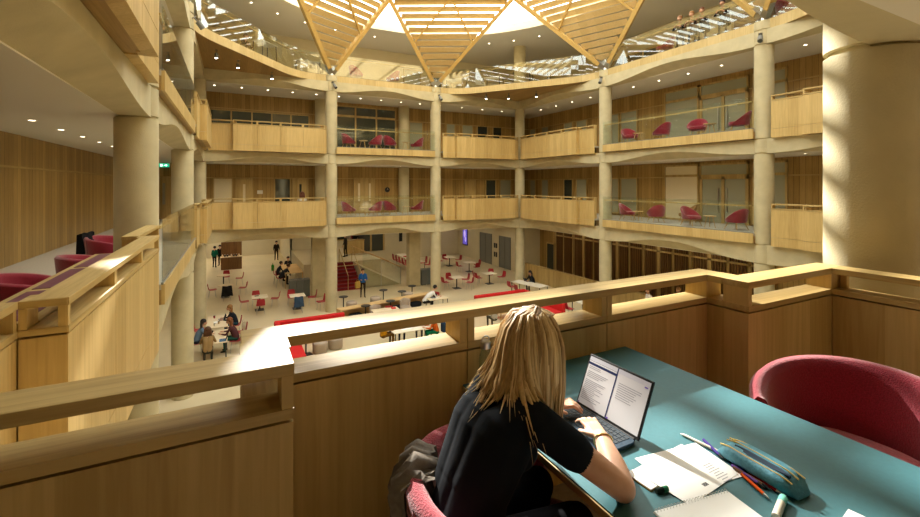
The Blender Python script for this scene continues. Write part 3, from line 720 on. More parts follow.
t = thing('timber_partition', 'long oak boarded parapet sloping away behind the seated dark-haired person', 'partition', (19.0, 22.8, G0))
obj('boarding', MB().box(-.08, -7, 0, .08, 3.5, 1.1), M['oak'], t); obj('capping', MB().box(-.11, -7, 1.1, .11, 3.5, 1.14), M['oaky'], t)
# ------------------------------------------------------------------ furniture prototypes (facing +x)
def shell_rings(R0, th, hf, z0, a0, flare=.0, nseg=28, sq=1.0, ry=1.0):
    """an upholstered tub: wall swept round the back from -a0 to a0, top height hf(angle)"""
    rings = []
    for k in range(nseg+1):
        a = -a0 + 2*a0*k/nseg; h = hf(abs(a)/a0); c, s = math.cos(PI+a), math.sin(PI+a)
        prof = [(R0-th, z0), (R0, z0), (R0+flare*.55, z0+h*.6), (R0+flare, z0+h-.03), (R0+flare-th*.35, z0+h), (R0+flare-th*.8, z0+h-.012), (R0+flare*.9-th, z0+h-.05), (R0+flare*.4-th, z0+h*.5)]
        rings.append([(r*c*sq, r*s*ry, z) for r, z in prof])
    return rings
def make_lounge(label):
    t = thing('armchair', label, 'armchair')
    hb = lambda u: .10 + .44*(max(0, math.cos(u*PI*.5))**1.25)
    mb = MB().loft(shell_rings(.34, .075, hb, .30, 2.15, .07))
    obj('backrest', mb, M['red'], t, smooth=60)
    st = [[(x*.335+ (.03 if True else 0), y*.31, z) for x, y in superell(28, 1, 1, 3, 0, 0)] for z, in ((.29,), (.31,))]
    pr = [(.92, .28), (1, .31), (1.02, .38), (.98, .425), (.85, .44), (.3, .445)]
    obj('seat', MB().loft([[(x*.335*k+.04, y*.31*k, z) for x, y in superell(28, 1, 1, 3, 0, 0)] for k, z in pr]), M['red'], t, smooth=50)
    for sx, sy in ((1, 1), (1, -1), (-1, 1), (-1, -1)):
        obj('leg', MB().tube([(sx*.20+.02, sy*.18, .30), (sx*.31+.02, sy*.27, 0)], [.022, .012], 8), M['legw'], t, smooth=50)
    return t
def make_side_table(label):
    t = thing('side_table', label, 'side table')
    obj('tabletop', MB().lathe(0, 0, [(.0, .46), (.225, .46), (.24, .475), (.24, .49), (.0, .49)], 24), M['tablew'], t, smooth=40)
    for k in range(3):
        a = k*2*PI/3+.4; obj('leg', MB().tube([(.12*math.cos(a), .12*math.sin(a), .46), (.23*math.cos(a), .23*math.sin(a), 0)], [.018, .012], 8), M['legw'], t, smooth=50)
    return t
def make_shell_chair(label, mm='redp'):
    t = thing('dining_chair', label, 'chair')
    prof = [(.23, .455), (.20, .47), (.05, .455), (-.12, .45), (-.19, .48), (-.225, .56), (-.25, .70), (-.27, .84)]
    rings = []
    for i, (x, z) in enumerate(prof):
        w = [.19, .21, .215, .21, .205, .205, .20, .17][i]; c = .02 if i < 4 else 0
        f = [(x + (0 if i < 4 else .03*abs(u)**2), u*w, z + c*abs(u)**2) for u in (-1, -.6, 0, .6, 1)]
        nx = (0, -.015) if i < 4 else (-.015, 0)
        bk = [(p[0]+nx[0], p[1], p[2]+nx[1]) for p in reversed(f)]
        rings.append(f+bk)
    mb = MB().loft(rings)
    obj('seat', MB().loft(rings[:5]), M[mm], t, smooth=60); obj('backrest', MB().loft(rings[4:]), M[mm], t, smooth=60)
    for sx, sy in ((1, 1), (1, -1), (-1, 1), (-1, -1)):
        obj('leg', MB().tube([(sx*.14, sy*.14, .45), (sx*.2-.01, sy*.2, 0)], .011, 6), M['steel'], t, smooth=50)
    return t
def make_table(label, w=.8, d=.8, h=.74, mm='white', ped=True, name='cafe_table', legm='dkleg'):
    t = thing(name, label, 'table')
    obj('tabletop', MB().box(-w/2, -d/2, h-.03, w/2, d/2, h), M[mm], t, bevel=.006)
    if ped:
        obj('pedestal', MB().cyl((0, 0, .02), (0, 0, h-.03), .035, .035, 12), M['black'], t, smooth=40)
        obj('base', MB().box(-.24, -.24, 0, .24, .24, .025), M['black'], t, bevel=.006)
    else:
        for sx in (-1, 1):
            for sy in (-1, 1): obj('leg', MB().tube([(sx*(w/2-.06), sy*(d/2-.06), h-.03), (sx*(w/2-.04), sy*(d/2-.04), 0)], [.025, .018], 8), M[legm], t, smooth=40)
    return t
def make_round_table(label, r=.42):
    t = thing('round_table', label, 'table')
    obj('tabletop', MB().lathe(0, 0, [(.0, .71), (r-.01, .71), (r, .72), (r, .735), (.0, .74)], 28), M['cream'], t, smooth=40)
    obj('pedestal', MB().cyl((0, 0, .02), (0, 0, .71), .04, .04, 12), M['dkleg'], t, smooth=40); obj('base', MB().lathe(0, 0, [(.26, 0), (.26, .012), (.05, .03)], 20), M['dkleg'], t, smooth=40)
    return t
def make_ped(label):
    t = thing('pedestal_table', label, 'side table')
    obj('tabletop', MB().lathe(0, 0, [(.0, .70), (.24, .70), (.25, .715), (.24, .73), (.0, .73)], 24), M['black'], t, smooth=40)
    obj('stem', MB().cyl((0, 0, .02), (0, 0, .7), .03, .03, 10), M['black'], t, smooth=40); obj('base', MB().box(-.22, -.17, 0, .22, .17, .025), M['black'], t, bevel=.005)
    return t
def make_pouf(label, back=False):
    t = thing('pouf', label, 'pouf')
    obj('seat', MB().loft([[(x*.29*k, y*.29*k, z) for x, y in superell(24, 1, 1, 2.6, 0, 0)] for k, z in ((.92, .02), (.98, .06), (1.0, .36), (.97, .42), (.85, .45), (.3, .455))]), M['pouf'], t, smooth=45)
    if back: obj('backrest', MB().loft(shell_rings(.30, .07, lambda u: .42-.06*u, .40, 1.25, .02)), M['pouf'], t, smooth=50)
    obj('base', MB().lathe(0, 0, [(.2, 0), (.2, .03)], 16), M['black'], t)
    return t
LC = make_lounge('p'); ST = make_side_table('p'); RC = make_shell_chair('p')
# lounge bays
def lounge(z, x0, g):
    nm_ = 'lower' if z < 1 else 'upper'
    # far end bay
    for x, rz, w in ((5.75, .3, 'partly behind the reflections at the bay end'), (7.3, 2.3, 'with its back to the middle'), (8.15, .5, 'second from the round column'), (9.85, 2.6, 'beside the round column')):
        dup(LC, (x, 24.75, z), rz, f'raspberry armchair, {nm_} far lounge, {w}', f'armchairs of the {nm_} far lounge')
    for x, w in ((6.55, 'first from the wide balcony'), (9.1, 'beside the round column')):
        dup(ST, (x, 24.6, z), .3, f'small oak side table in the {nm_} far lounge, {w}', f'side tables of the {nm_} far lounge')
    # lounge side
    for y, rz, w in (((15.75, -1.2, 'by the far column'), (14.05, 1.1, 'facing the first across a table'), (12.3, -1.7, 'third from the far column'), (10.35, 1.3, 'cut by the column closest to the pier')) if z < 1 else ((15.6, -2.0, 'by the far column'), (13.75, 1.6, 'facing the first across a table'), (12.0, -2.7, 'third from the far column, front on'), (10.25, 2.1, 'cut by the column closest to the pier'))):
        dup(LC, (17.55, y, z), rz, f'raspberry armchair, {nm_} lounge side row, {w}', f'armchairs of the {nm_} lounge side row')
    for y, w in ((14.95, 'between the two far armchairs'), (11.35, 'between the two armchairs nearer the pier')):
        dup(ST, (17.4, y, z), .2, f'oak side table, {nm_} lounge side row, {w}', f'side tables of the {nm_} lounge side row')
lounge(0, 0, 0); lounge(3.78, 0, 0)
o = dup(LC, (18.9, 13.4, 0), 2.4, 'tan high-backed armchair behind the lower raspberry row, by the pale screen')
for ch in o.children:
    if ch.name.startswith(('seat', 'backrest')):
        ch.data = ch.data.copy(); ch.data.materials[0] = mat('tan fabric', (.34, .19, .06), .9)
# top terrace seats
for x, rz, w in ((6.2, .4, 'facing out at the far end, first from the column'), (8.4, 2.5, 'facing its neighbour at the far end')):
    dup(LC, (x, 24.9, 7.65), rz, f'raspberry armchair on the top terrace {w}', 'armchairs of the top terrace')
dup(LC, (17.6, 13.6, 7.65), 2.2, 'raspberry armchair on the top terrace beside the leaning people', 'armchairs of the top terrace')
dup(LC, (17.6, 8.6, 7.65), -1.2, 'raspberry armchair on the top terrace behind the truss by the pier', 'armchairs of the top terrace')
dup(ST, (17.5, 12.3, 7.65), .1, 'small oak side table on the top terrace below the leaning people')
# ground floor tables and chairs
def chairs(lst, where, grp):
    for x, y, rz, w in lst: dup(RC, (x, y, G0), rz, f'red chair {w} {where}', grp)
TB = make_table('p')
def cafe(x, y, where, lst):
    dup(TB, (x, y, G0), 0, f'square white cafe table {where}', 'square cafe tables')
    chairs(lst, 'of the table '+where, 'red chairs round the cafe tables')
cafe(1.3, 26.3, 'second from the corner column', [(.55, 26.6, 0, 'on the corner-column side'), (1.3, 25.45, PI/2, 'with its back to the viewer'), (2.1, 26.6, PI-.2, 'facing away from the pillar'), (1.15, 27.1, -PI/2, 'on the far edge')])
cafe(3.15, 25.65, 'in front of the grey bins', [(4.0, 26.0, PI-.1, 'on the pillar side'), (2.95, 26.5, -PI/2, 'on the far edge'), (3.1, 24.85, PI/2, 'carrying the dark blue coat'), (4.3, 24.75, PI+.3, 'by the round column, outlier')])
cafe(13.1, 25.85, 'just past the mid column', [(12.3, 25.9, .1, 'on the column side'), (13.0, 26.7, -PI/2, 'on the far edge'), (13.7, 25.15, 2.3, 'with its back to the viewer'), (13.9, 26.1, PI-.2, 'on the lift side')])
cafe(15.7, 26, 'in front of the lift doors', [(14.9, 26.1, 0, 'on the mid-column side'), (15.0, 26.6, -.6, 'behind the first seat'), (16.5, 25.7, PI, 'on the lift side'), (16.2, 26.7, -2.3, 'on the far edge')])
cafe(16.2, 33.3, 'deepest, below the poster screen', [(15.4, 33.4, 0, 'on the near-column side'), (16.2, 34.1, -PI/2, 'on the far edge'), (17, 33.2, PI, 'on the wall side')])
cafe(16.5, 30.4, 'between the poster screen and the lifts', [(15.75, 30.6, 0, 'on the near-column side'), (16.7, 29.6, PI/2, 'on the near side'), (17.3, 30.5, PI, 'on the wall side')])
def ltable(x, y, w, d, h, mm, label, rz=0, ped=False, legm='dkleg'):
    t = make_table(label, w, d, h, mm, ped, 'long_table', legm); t.location = (x, y, G0); t.rotation_euler.z = rz; return t
ltable(16.2, 22.1, .85, 2.3, .74, 'white', 'long white table beside the oak parapet with dark-haired sitter', .25)
chairs([(15.45, 22.9, 0, 'at the far end'), (15.3, 21.9, 0, 'at the near end')], 'of the long white table by the parapet', 'red chairs at the parapet table')
ltable(16.2, 17.4, .8, 1.0, .74, 'white', 'small white table with a dark jacket, seen through the balustrade slot')
chairs([(15.3, 17.5, 0, 'pushed up to the side')], 'of the white jacket table', 'red chairs at the jacket table')
ltable(12.6, 33.2, .8, 4.6, .98, 'white', 'very long high white table behind the square pillar', 0, False)
for k in range(5): dup(RC, (11.9, 31.6+k*.75, G0+.02), 0, f'red high chair along the long high table, {["closest to the pillar", "second from the pillar", "third from the pillar", "fourth from the pillar", "farthest from the pillar"][k]}', 'chairs along the long high table').scale = (1, 1, 1.35)
for k in range(2): dup(RC, (13.4, 31.4+k*.8, G0+.02), PI, f'red high chair on the far side of the long high table, {["in front", "behind"][k]}', 'chairs along the long high table').scale = (1, 1, 1.35)
ltable(3.6, 32.6, 1.15, 3.6, 1.0, 'tablew', 'high oak group table where three dark-clad people sit', 0, False, 'legw')
for x, y, rz, w in ((4.7, 31.5, PI, 'first along the pillar side'), (4.75, 32.5, PI-.2, 'second along the pillar side'), (2.75, 31.3, 0, 'under the person leaning forward'), (2.7, 32.6, 0, 'under the person with the green bag'), (3.6, 34.8, -PI/2, 'at the far end')):
    dup(RC, (x, y, G0+.02), rz, f'red high chair at the oak group table, {w}', 'chairs at the oak group table').scale = (1, 1, 1.35)
ltable(-.6, 22.35, .82, 2.0, .74, 'cream', 'cream table with cups and papers, farther of the two group tables')
ltable(-.6, 20.1, .82, 1.7, .74, 'cream', 'cream table with open laptop, closer of the two group tables')
for x, y, rz, w in ((.1, 22.4, PI, 'under the fair-haired sitter'), (.1, 20.2, PI, 'under the red-haired sitter'), (-1.3, 20.5, 0, 'under the dark long-haired sitter'), (-1.3, 22.3, 0, 'hidden behind the column')):
    dup(RC, (x, y, G0), rz, f'red chair at the cream group tables {w}', 'chairs at the cream group tables')
RT = make_round_table('p')
dup(RT, (-.56, 33.6, G0), 0, 'round cream table, farther of the pair before the walnut counter'); dup(RT, (-.40, 30.2, G0), 0, 'round cream table, nearer of the pair before the walnut counter')
for x, y, rz, w in ((.55, 30.3, PI-.2, 'with its side to the viewer'), (-1.1, 30.5, .1, 'by the corner column'), (-.3, 29.4, PI/2, 'hung with a dark coat')):
    dup(RC, (x, y, G0), rz, f'red chair at the nearer round table, {w}', 'chairs at the round tables')
for x, y, rz, w in ((-.4, 34.5, -PI/2, 'on the counter side'), (.4, 33.5, PI, 'on the lobby side')):
    dup(RC, (x, y, G0), rz, f'red chair at the farther round table, {w}', 'chairs at the round tables')
# coats over chairs
def coat(name, x, y, z, rz, m, label, w=.42, h=.55):
    t = thing(name, label, 'coat', (x, y, z), rz); mb = MB(); rings = []
    for k in range(9):
        u = k/8; zz = .12 - abs(u-.35)*0; a = (u-.3)
        off_ = .05+.03*math.sin(u*9); hh = h*u
        rings.append([(-.06-.03*math.sin(u*3)+.02*math.sin(v*7+u*5), (v-.5)*w*(1+.25*u), .09-hh+.02*math.sin(v*9)) for v in np.linspace(0, 1, 9)] + [(.02+.015*math.sin(v*8), (v-.5)*w*(.95+.15*u), .07-hh*.9) for v in np.linspace(1, 0, 9)])
    obj('cloth', MB().loft(rings), m, t, smooth=60); return t
M['denim'] = mat('dark blue denim', (.03, .06, .11), .9, noise=(50, .3)); M['blackcloth'] = mat('black cloth', (.012, .012, .014), .9, spec=.1)
M['greycloth'] = mat('grey jersey', (.19, .165, .14), .95, spec=.1, noise=(30, .2), bump=.4); M['creamcloth'] = mat('cream wool coat', (.55, .47, .34), .95, spec=.1)
coat('coat', 3.1, 24.62, G0+.80, PI/2, M['denim'], 'dark blue coat hanging over a red chair before the grey bins')
coat('coat', -.3, 29.15, G0+.80, PI/2, M['blackcloth'], 'dark coat hanging over the chair at the nearer round table', .5, .6)
coat('coat', 16.65, 17.3, G0+.62, PI, M['denim'], 'dark jacket heaped at the small white table seen through the slot', .5, .4)
coat('coat', .38, 21.2, G0+.86, PI, M['creamcloth'], 'cream coat over a chair back beside the cream group tables', .5, .75)
dup(RC, (.30, 21.2, G0), PI, 'red chair under the cream coat beside the group tables')
# bench with pedestal tables and poufs
t = thing('long_bench', 'long pale oak bench running past the round columns, black cushions tucked under', 'bench', (7.4, 22.95, G0), .20)
obj('top', MB().box(-2.75, -.26, .50, 2.75, .26, .56), M['tablew'], t, bevel=.006); obj('side_panel', MB().box(-2.75, -.26, 0, -2.67, .26, .50), M['tablew'], t); obj('side_panel', MB().box(2.67, -.26, 0, 2.75, .26, .50), M['tablew'], t)
obj('back_panel', MB().box(-2.67, .18, 0, 2.67, .22, .5), M['tablew'], t)
for k in range(4):
    c_, s_ = math.cos(.2), math.sin(.2); u = -1.9+k*1.2
    o = thing('floor_cushion', 'black flat cushion tucked under the long oak bench', 'cushion', (7.4+c_*u+s_*.2, 22.95+s_*u-c_*.2, G0), .2, 'cushions under the long bench')
    obj('pad', MB().loft([[(x*.36*q, y*.22*q, z) for x, y in superell(20, 1, 1, 3, 0, 0)] for q, z in ((.9, 0), (1, .05), (1, .18), (.8, .24))]), M['blackcloth'], o, smooth=50)
PT = make_ped('p'); PF = make_pouf('p'); PB = make_pouf('p', True)
for x, y, w in ((5.35, 24.2, 'behind the bench end by the column'), (5.95, 21.9, 'before the bench end by the column'), (7.75, 24.7, 'behind the middle of the bench'), (7.35, 22.2, 'before the middle of the bench'), (9.6, 24.9, 'behind the bench beside the square pillar'), (8.6, 23.9, 'right behind the bench'), (2.6, 18.5, 'beside the L-shaped red sofa'), (13.6, 18.2, 'in front of the far red sofa')):
    dup(PT, (x, y, G0), .2, f'black pedestal table {w}', 'black pedestal tables')
for x, y, b, w in ((5.75, 24.0, 0, 'behind the bench end'), (6.3, 21.3, 1, 'with backrest, before the bench end'), (7.2, 24.4, 0, 'behind mid bench'), (8.05, 21.8, 1, 'with backrest, before mid bench'), (9.2, 24.5, 0, 'behind the bench near the white-shirted man'), (3.15, 18.5, 0, 'seen through the slot, by the sofa'), (3.8, 18.7, 0, 'seen through the slot, away from the sofa')):
    dup(PB if b else PF, (x, y, G0), -PI/2 if b else 0, f'taupe pouf {w}', 'taupe poufs')
dup(RC, (6.9, 21.2, G0), 1.4, 'red chair standing before the long oak bench'); dup(RC, (9.9, 22.3, G0), -2.6, 'red chair facing the white-shirted man at his table')
ltable(6.6, 20.7, 1.3, .6, .74, 'cream', 'small cream table with a red box before the long bench')
tag(obj('red_box', MB().box(6.9, 20.6, G0+.742, 7.1, 20.75, G0+.80), M['redsofa']), 'small red box on the cream table before the bench', 'box')
ltable(9.75, 21.6, 1.1, .7, .74, 'cream', 'small cream table used by the man in the white shirt')
def Lsofa(x0, x1, yb, yn, side, label):
    t = thing('corner_sofa', label, 'sofa', ((x0+x1)/2, yb, G0)); w = (x1-x0)/2
    sx = -1 if side < 0 else 1
    obj('backrest', MB().box(-w, -.12, .0, w, .12, .82), M['redsofa'], t, bevel=.05)
    obj('backrest', MB().box(sx*w, -(yb-yn), 0, sx*(w-.22), -.12, .82), M['redsofa'], t, bevel=.05)
    obj('seat', MB().box(-w+.22, -.75, .08, w-.22, -.12, .43), M['redsofa'], t, bevel=.04)
    obj('seat', MB().box(sx*(w-.22), -(yb-yn)+.05, .08, sx*(w-.85), -.75, .43), M['redsofa'], t, bevel=.04)
    obj('plinth', MB().box(-w+.1, -.65, 0, w-.1, 0, .08), M['black'], t); return t
Lsofa(1.6, 4.65, 20.85, 17.2, -1, 'bright red L-shaped sofa whose back rises beyond the sunlit rail end')
Lsofa(11.6, 14.95, 20.75, 17.3, 1, 'bright red L-shaped sofa beyond the rail behind the woman\'s head')
t = make_table('low pale oak table seen through the slot beside the woman\'s hair', 1.1, .7, .40, 'tablew', False, 'coffee_table', 'legw'); t.location = (12.4, 18.9, G0)
ltable(6.7, 17.55, 1.7, .8, .74, 'white', 'white table with papers where four people sit, seen through the slot')
# bins
def bins(x0, y, n, w):
    for k in range(n):
        t = thing('recycling_bin', f'slate grey recycling bin {w}, {["first", "second", "third"][k]} from the lobby side', 'bin', (x0+k*.40, y, G0), 0, 'grey recycling bins '+w)
        obj('body', MB().box(-.19, -.22, .03, .19, .22, 1.02), M['binm'], t, bevel=.01); obj('lid', MB().box(-.195, -.225, 1.025, .195, .225, 1.07), M['grey'], t, bevel=.008)
        obj('slot', MB().box(-.12, -.1, 1.07, .12, .02, 1.074), M['black'], t); obj('plinth', MB().box(-.17, -.2, 0, .17, .2, .03), M['black'], t)
bins(3.2, 28.35, 3, 'beside the square pillar'); bins(11.55, 27.9, 2, 'beside the pillar in mid hall')
# walnut counter in the lobby
t = thing('service_counter', 'tall walnut counter block with bottles and jars on its shelf', 'counter', (-.1, 40.4, G0))
obj('base', MB().box(-.75, -.5, 0, .75, .3, .98), M['walnut'], t); obj('worktop', MB().box(-.78, -.53, .98, .78, .1, 1.02), M['cream'], t); obj('back_panel', MB().box(-.75, .1, 1.02, .75, .3, 2.75), M['walnut'], t)
for k in range(7):
    x = -.75+k*.18+(.1 if k > 2 else 0)
    t = thing('jar', 'small dark jar in the row on the walnut counter', 'jar', (x, 40.15, G0+1.02), 0, 'jars on the walnut counter')
    obj('body', MB().lathe(0, 0, [(.05, 0), (.055, .02), (.055, .13), (.03, .16)], 12), M['black' if k % 3 else 'cream'], t, smooth=40); obj('cap', MB().lathe(0, 0, [(.033, .16), (.033, .19)], 12), M['steel'], t)
# red stairs, landing, side ramp with glass
t = thing('stairs', 'dark red carpeted stairs with oak handrail rising to the landing', 'stairs', (6.5, 28.6, G0))
st = MB(); no = MB()
for k in range(8): st.box(-1.0, k*.325, 0, 1.0, (k+1)*.325+.001, (k+1)*.175); no.box(-1.0, k*.325-.012, (k+1)*.175-.03, 1.0, k*.325+.0, (k+1)*.175+.004)
obj('steps', st, M['stairred'], t); obj('nosing', no, M['maroon'], t)
for x in (-.98, 0.98):
    obj('handrail', MB().tube([(x, -.25, 1.0), (x, 0, 1.02), (x, 2.6, 2.42), (x, 3.0, 2.42)], .025, 8).tube([(x, -.25, 1.0), (x, -.25, 0)], .022, 8).tube([(x, 2.6, 2.42), (x, 2.6, 1.4)], .022, 8), M['oak'], t, smooth=40)
obj('handrail', MB().tube([(.1, -.1, .95), (.1, 2.6, 2.35)], .025, 8).tube([(.1, -.1, .95), (.1, -.1, 0)], .022, 8).tube([(.1, 2.6, 2.35), (.1, 2.6, 1.4)], .022, 8).tube([(-.98, 0.8, 1.45), (.98, 0.8, 1.45)], .022, 8), M['oak'], t, smooth=40)
S('floor', MB().box(4.25, 31.2, G0, 9.6, 38.6, G0+1.4), M['stone'], 'raised limestone landing at the head of the red stairs', 'floor')
t = thing('ramp', 'stone side ramp with clear glass guard sloping down from the landing', 'ramp', (7.6, 28.7, G0))
obj('slope', MB().loft([[(0, y, 0), (0, y, 1.38), (2.6, y, .02), (2.6, y, 0)] for y in (.1, 2.5)]), M['stone'], t)
obj('glass_guard', MB().loft([[(0, y, 0), (0, y, 2.4), (2.6, y, 1.15), (2.6, y, 0)] for y in (.02, .035)]), M['glass'], t)
obj('handrail', MB().tube([(-.1, .0, 2.48), (0, .0, 2.46), (2.65, .0, 1.18)], .025, 8).tube([(-.1, 2.55, 2.48), (2.65, 2.55, 1.18)], .025, 8), M['tablew'], t, smooth=40)
obj('post', MB().box(2.6, -.01, 0, 2.66, .06, 1.2), M['steel'], t); obj('post', MB().box(1.25, .0, 0, 1.27, .05, 1.72), M['steel'], t)
t = thing('reception_counter', 'oak reception counter on the landing behind the stairs', 'counter', (8.55, 35.0, G0+1.4))
obj('front', MB().box(-.75, -.3, 0, .75, .3, 1.0), M['oak'], t); obj('worktop', MB().box(-.8, -.35, 1.0, .8, .35, 1.05), M['oakx'], t)
opening('window', 'x', 38.6, 6.0, 8.9, G0+2.0, G0+3.8, M['dkglass'], 'dark serving hatch in the wall above the landing', frame=.08)
tag(obj('wall_panel', MB().box(9.05, 38.5, G0+1.5, 9.5, 38.6, G0+3.7), M['stairred']), 'tall dark red panel beside the serving hatch', 'panel')
for k in range(3): tag(obj('wall_notice', MB().box(13.6+k*1.6, 38.54, G0+1.6, 13.9+k*1.6, 38.6, G0+3.0-.4*(k % 2)), M['black' if k != 1 else 'frost']), ['tall thin black panel on the cream back wall', 'pale framed notice on the cream back wall', 'small black panel beside the poster corner'][k], 'panel')
for o in (LC, ST, RC, TB, RT, PT, PF, PB): proto_drop(o)
# ------------------------------------------------------------------ people: capsules fused into one continuous surface
def fuse(caps, voxel, mats, name, parent, smooth_it=4):
    """caps: list of (p0, p1, r0, r1, material index[, flat]) -> one watertight mesh; each face takes the material of the capsule it lies closest to"""
    mb = MB()
    for c in caps:
        p0, p1, r0, r1 = Vector(c[0]), Vector(c[1]), c[2], c[3]
        d = p1-p0; L_ = d.length
        if L_ < 1e-5: mb.ell(p0, r0, r0, r0, 14, 10); continue
        t = d/L_; pts = []; rs = []
        for a in (-.98, -.8, -.5, 0): pts.append(p0+t*(r0*a)); rs.append(r0*math.sqrt(max(0.003, 1-a*a)))
        for a in (0, .5, .8, .98): pts.append(p1+t*(r1*a)); rs.append(r1*math.sqrt(max(0.003, 1-a*a)))
        mb.tube(pts, rs, 28 if voxel < .01 else 16)
    o = obj(name, mb, mats, parent)
    r = o.modifiers.new('r', 'REMESH'); r.mode = 'VOXEL'; r.voxel_size = voxel
    s = o.modifiers.new('s', 'SMOOTH'); s.iterations = smooth_it; s.factor = .5
    bpy.context.view_layer.update()
    dg = bpy.context.evaluated_depsgraph_get(); me = bpy.data.meshes.new_from_object(o.evaluated_get(dg)); o.modifiers.clear()
    old = o.data; o.data = me; me.name = name; bpy.data.meshes.remove(old)
    me.materials.clear()
    for x in mats: me.materials.append(x)
    n = len(me.polygons); C = np.zeros(n*3, dtype=np.float32); me.polygons.foreach_get('center', C); C = C.reshape(-1, 3)
    best = np.full(n, 1e9); mi = np.zeros(n, dtype=np.int32)
    for c in caps:
        a, b = np.array(c[0], dtype=float), np.array(c[1], dtype=float); ab = b-a; L2 = max(1e-9, (ab**2).sum())
        u = np.clip(((C-a)@ab)/L2, 0, 1); dist = np.linalg.norm(C-a-u[:, None]*ab, axis=1) - (c[2]+(c[3]-c[2])*u)
        m_ = dist < best; best[m_] = dist[m_]; mi[m_] = c[4]
    me.polygons.foreach_set('material_index', mi); me.polygons.foreach_set('use_smooth', [True]*n)
    return o
M['skin'] = mat('skin', (.55, .30, .19), .55, noise=(30, .06)); M['skin2'] = mat('deeper skin', (.30, .15, .08), .55)
CL = {}
def cloth(c):
    if c not in CL: CL[c] = mat('cloth '+c, c, .9, spec=.15)
    return CL[c]
HR = {}
def hairm(c):
    if c not in HR: HR[c] = mat('hair '+c, c, .5, noise=(60, .4))
    return HR[c]
def person(label, x, y, z, rz, pose, top, bottom, hair, longhair=False, skin='skin', lean=.12, seat=.46, extra=None, shoes='#15120f'):
    t = thing('person', label, 'person', (x, y, z), rz)
    cs = []; S_, T_, B_, H_ = 0, 1, 2, 3
    ad = lambda a, b, r0, r1, m: cs.append((a, b, r0, r1, m))
    if pose == 'stand':
        hip = V(0, 0, .93)
        for s in (1, -1):
            ad((0, s*.09, .92), (.02+.04*s, s*.10, .50), .085, .058, B_); ad((.02+.04*s, s*.10, .50), (-.02+.05*s, s*.11, .10), .056, .042, B_); ad((-.03+.05*s, s*.11, .05), (.13+.05*s, s*.13, .04), .042, .036, H_)
    else:
        hip = V(0, 0, seat+.10)
        for s in (1, -1):
            ad((0, s*.09, seat+.09), (.42, s*.12, seat+.08), .088, .062, B_); ad((.42, s*.12, seat+.08), (.40, s*.12, .10+max(0, seat-.46)), .056, .042, B_); ad((.38, s*.12, .06+max(0, seat-.46)), (.53, s*.13, .045+max(0, seat-.46)), .042, .034, H_)
    tl = .50; ch = hip + V(lean*1.6*.5, 0, tl*.56); sh = hip + V(lean*1.6, 0, tl)
    for s in (1, -1):
        ad(hip+V(0, s*.05, 0), ch+V(0, s*.06, 0), .115, .12, T_); ad(ch+V(0, s*.06, 0), sh+V(0, s*.09, -.07), .12, .085, T_)
        ad(sh+V(0, s*.08, -.04), sh+V(0, s*.17, -.06), .07, .062, T_)
    ad(hip+V(0, .06, -.02), hip+V(0, -.06, -.02), .11, .11, B_)
    ad(sh, sh+V(.02+lean*.15, 0, .10), .058, .052, S_); hd = sh+V(.045+lean*.3, 0, .20)
    ad(hd+V(-.012, 0, .03), hd+V(.0, 0, -.01), .095, .088, S_); ad(hd+V(.045, 0, -.07), hd+V(.05, 0, -.05), .05, .06, S_)
    ad(hd+V(.093, 0, -.015), hd+V(.105, 0, -.03), .012, .016, S_)
    for s in (1, -1): ad(hd+V(0, s*.088, -.02), hd+V(-.005, s*.092, .01), .018, .02, S_)
    for s in (1, -1):
        a = sh+V(0, s*.18, -.07)
        if pose == 'stand': e = a+V(.02, s*.06, -.28); h = e+(V(.20, -s*.10, .02) if extra == 'hold' else V(.10, -s*.02, -.23))
        elif pose == 'lean': e = a+V(.17, s*.07, -.20); h = e+V(.20, -s*.14, .06)
        else: e = a+V(.13, s*.08, -.23); h = e+V(.22, -s*.10, .03)
        ad(a, e, .052, .042, T_); ad(e, e.lerp(h, .75), .040, .032, T_); ad(e.lerp(h, .75), h, .030, .026, S_); hv = (h-e).normalized()
        ad(h, h+hv*.06, .030, .034, S_); 
        for q in (-1, 0, 1): ad(h+hv*.08+V(0, q*.022, 0), h+hv*.15+V(0, q*.024, -.03), .012, .009, S_)
        ad(h+hv*.03, h+hv*.08+V(.0, -s*.04, .015), .013, .011, S_)
    if pose == 'lean' or pose == 'stand': pass
    fuse(cs, .022, [M[skin], cloth(top), cloth(bottom), cloth(shoes)], 'body', t, 3)
    hb = MB(); hb.ell(hd+V(-.032, 0, .038), .116, .110, .112, 16, 10)
    if longhair:
        for q in range(-3, 4): hb.tube([hd+V(-.06, q*.028, .06), hd+V(-.105, q*.032, -.06), hd+V(-.10, q*.036, -.20), hd+V(-.085, q*.036, -.32)], [.04, .045, .042, .015], 8)
    obj('hair', hb, hairm(hair), t, smooth=70)
    return t
P = person
P('person in a navy top with fair hair, turned to the far cream table', .12, 22.45, G0, PI, 'sit', '#1c222c', '#2a5060', '#8a5f30', True)
P('person with reddish-brown hair and maroon top working at the closer cream table', .12, 20.25, G0, PI-.2, 'sit', '#4a2a2c', '#1f4a40', '#7a4824', True)
P('person in denim blue with long dark hair facing us at the cream table', -1.3, 20.5, G0, .1, 'sit', '#5d7288', '#2a2c34', '#1c100a', True)
P('person in beige with brown hair, back to us at the cream table', -.85, 19.1, G0, PI/2, 'sit', '#8b7048', '#3a3a34', '#4a2a12', True)
P('blurry person in greyish blue walking between column and tables', -1.5, 26.3, G0, -PI/2, 'stand', '#54607a', '#3c3a26', '#5a4020')
P('person in a green jacket standing at the walnut counter', -1.35, 41.5, G0, 1.2, 'stand', '#0f5a44', '#14120e', '#1a100a', False, 'skin', .02)
P('person in black standing behind the green jacket by the counter', -.95, 42.2, G0, -1.9, 'stand', '#151311', '#15130f', '#24160c', False, 'skin', .02)
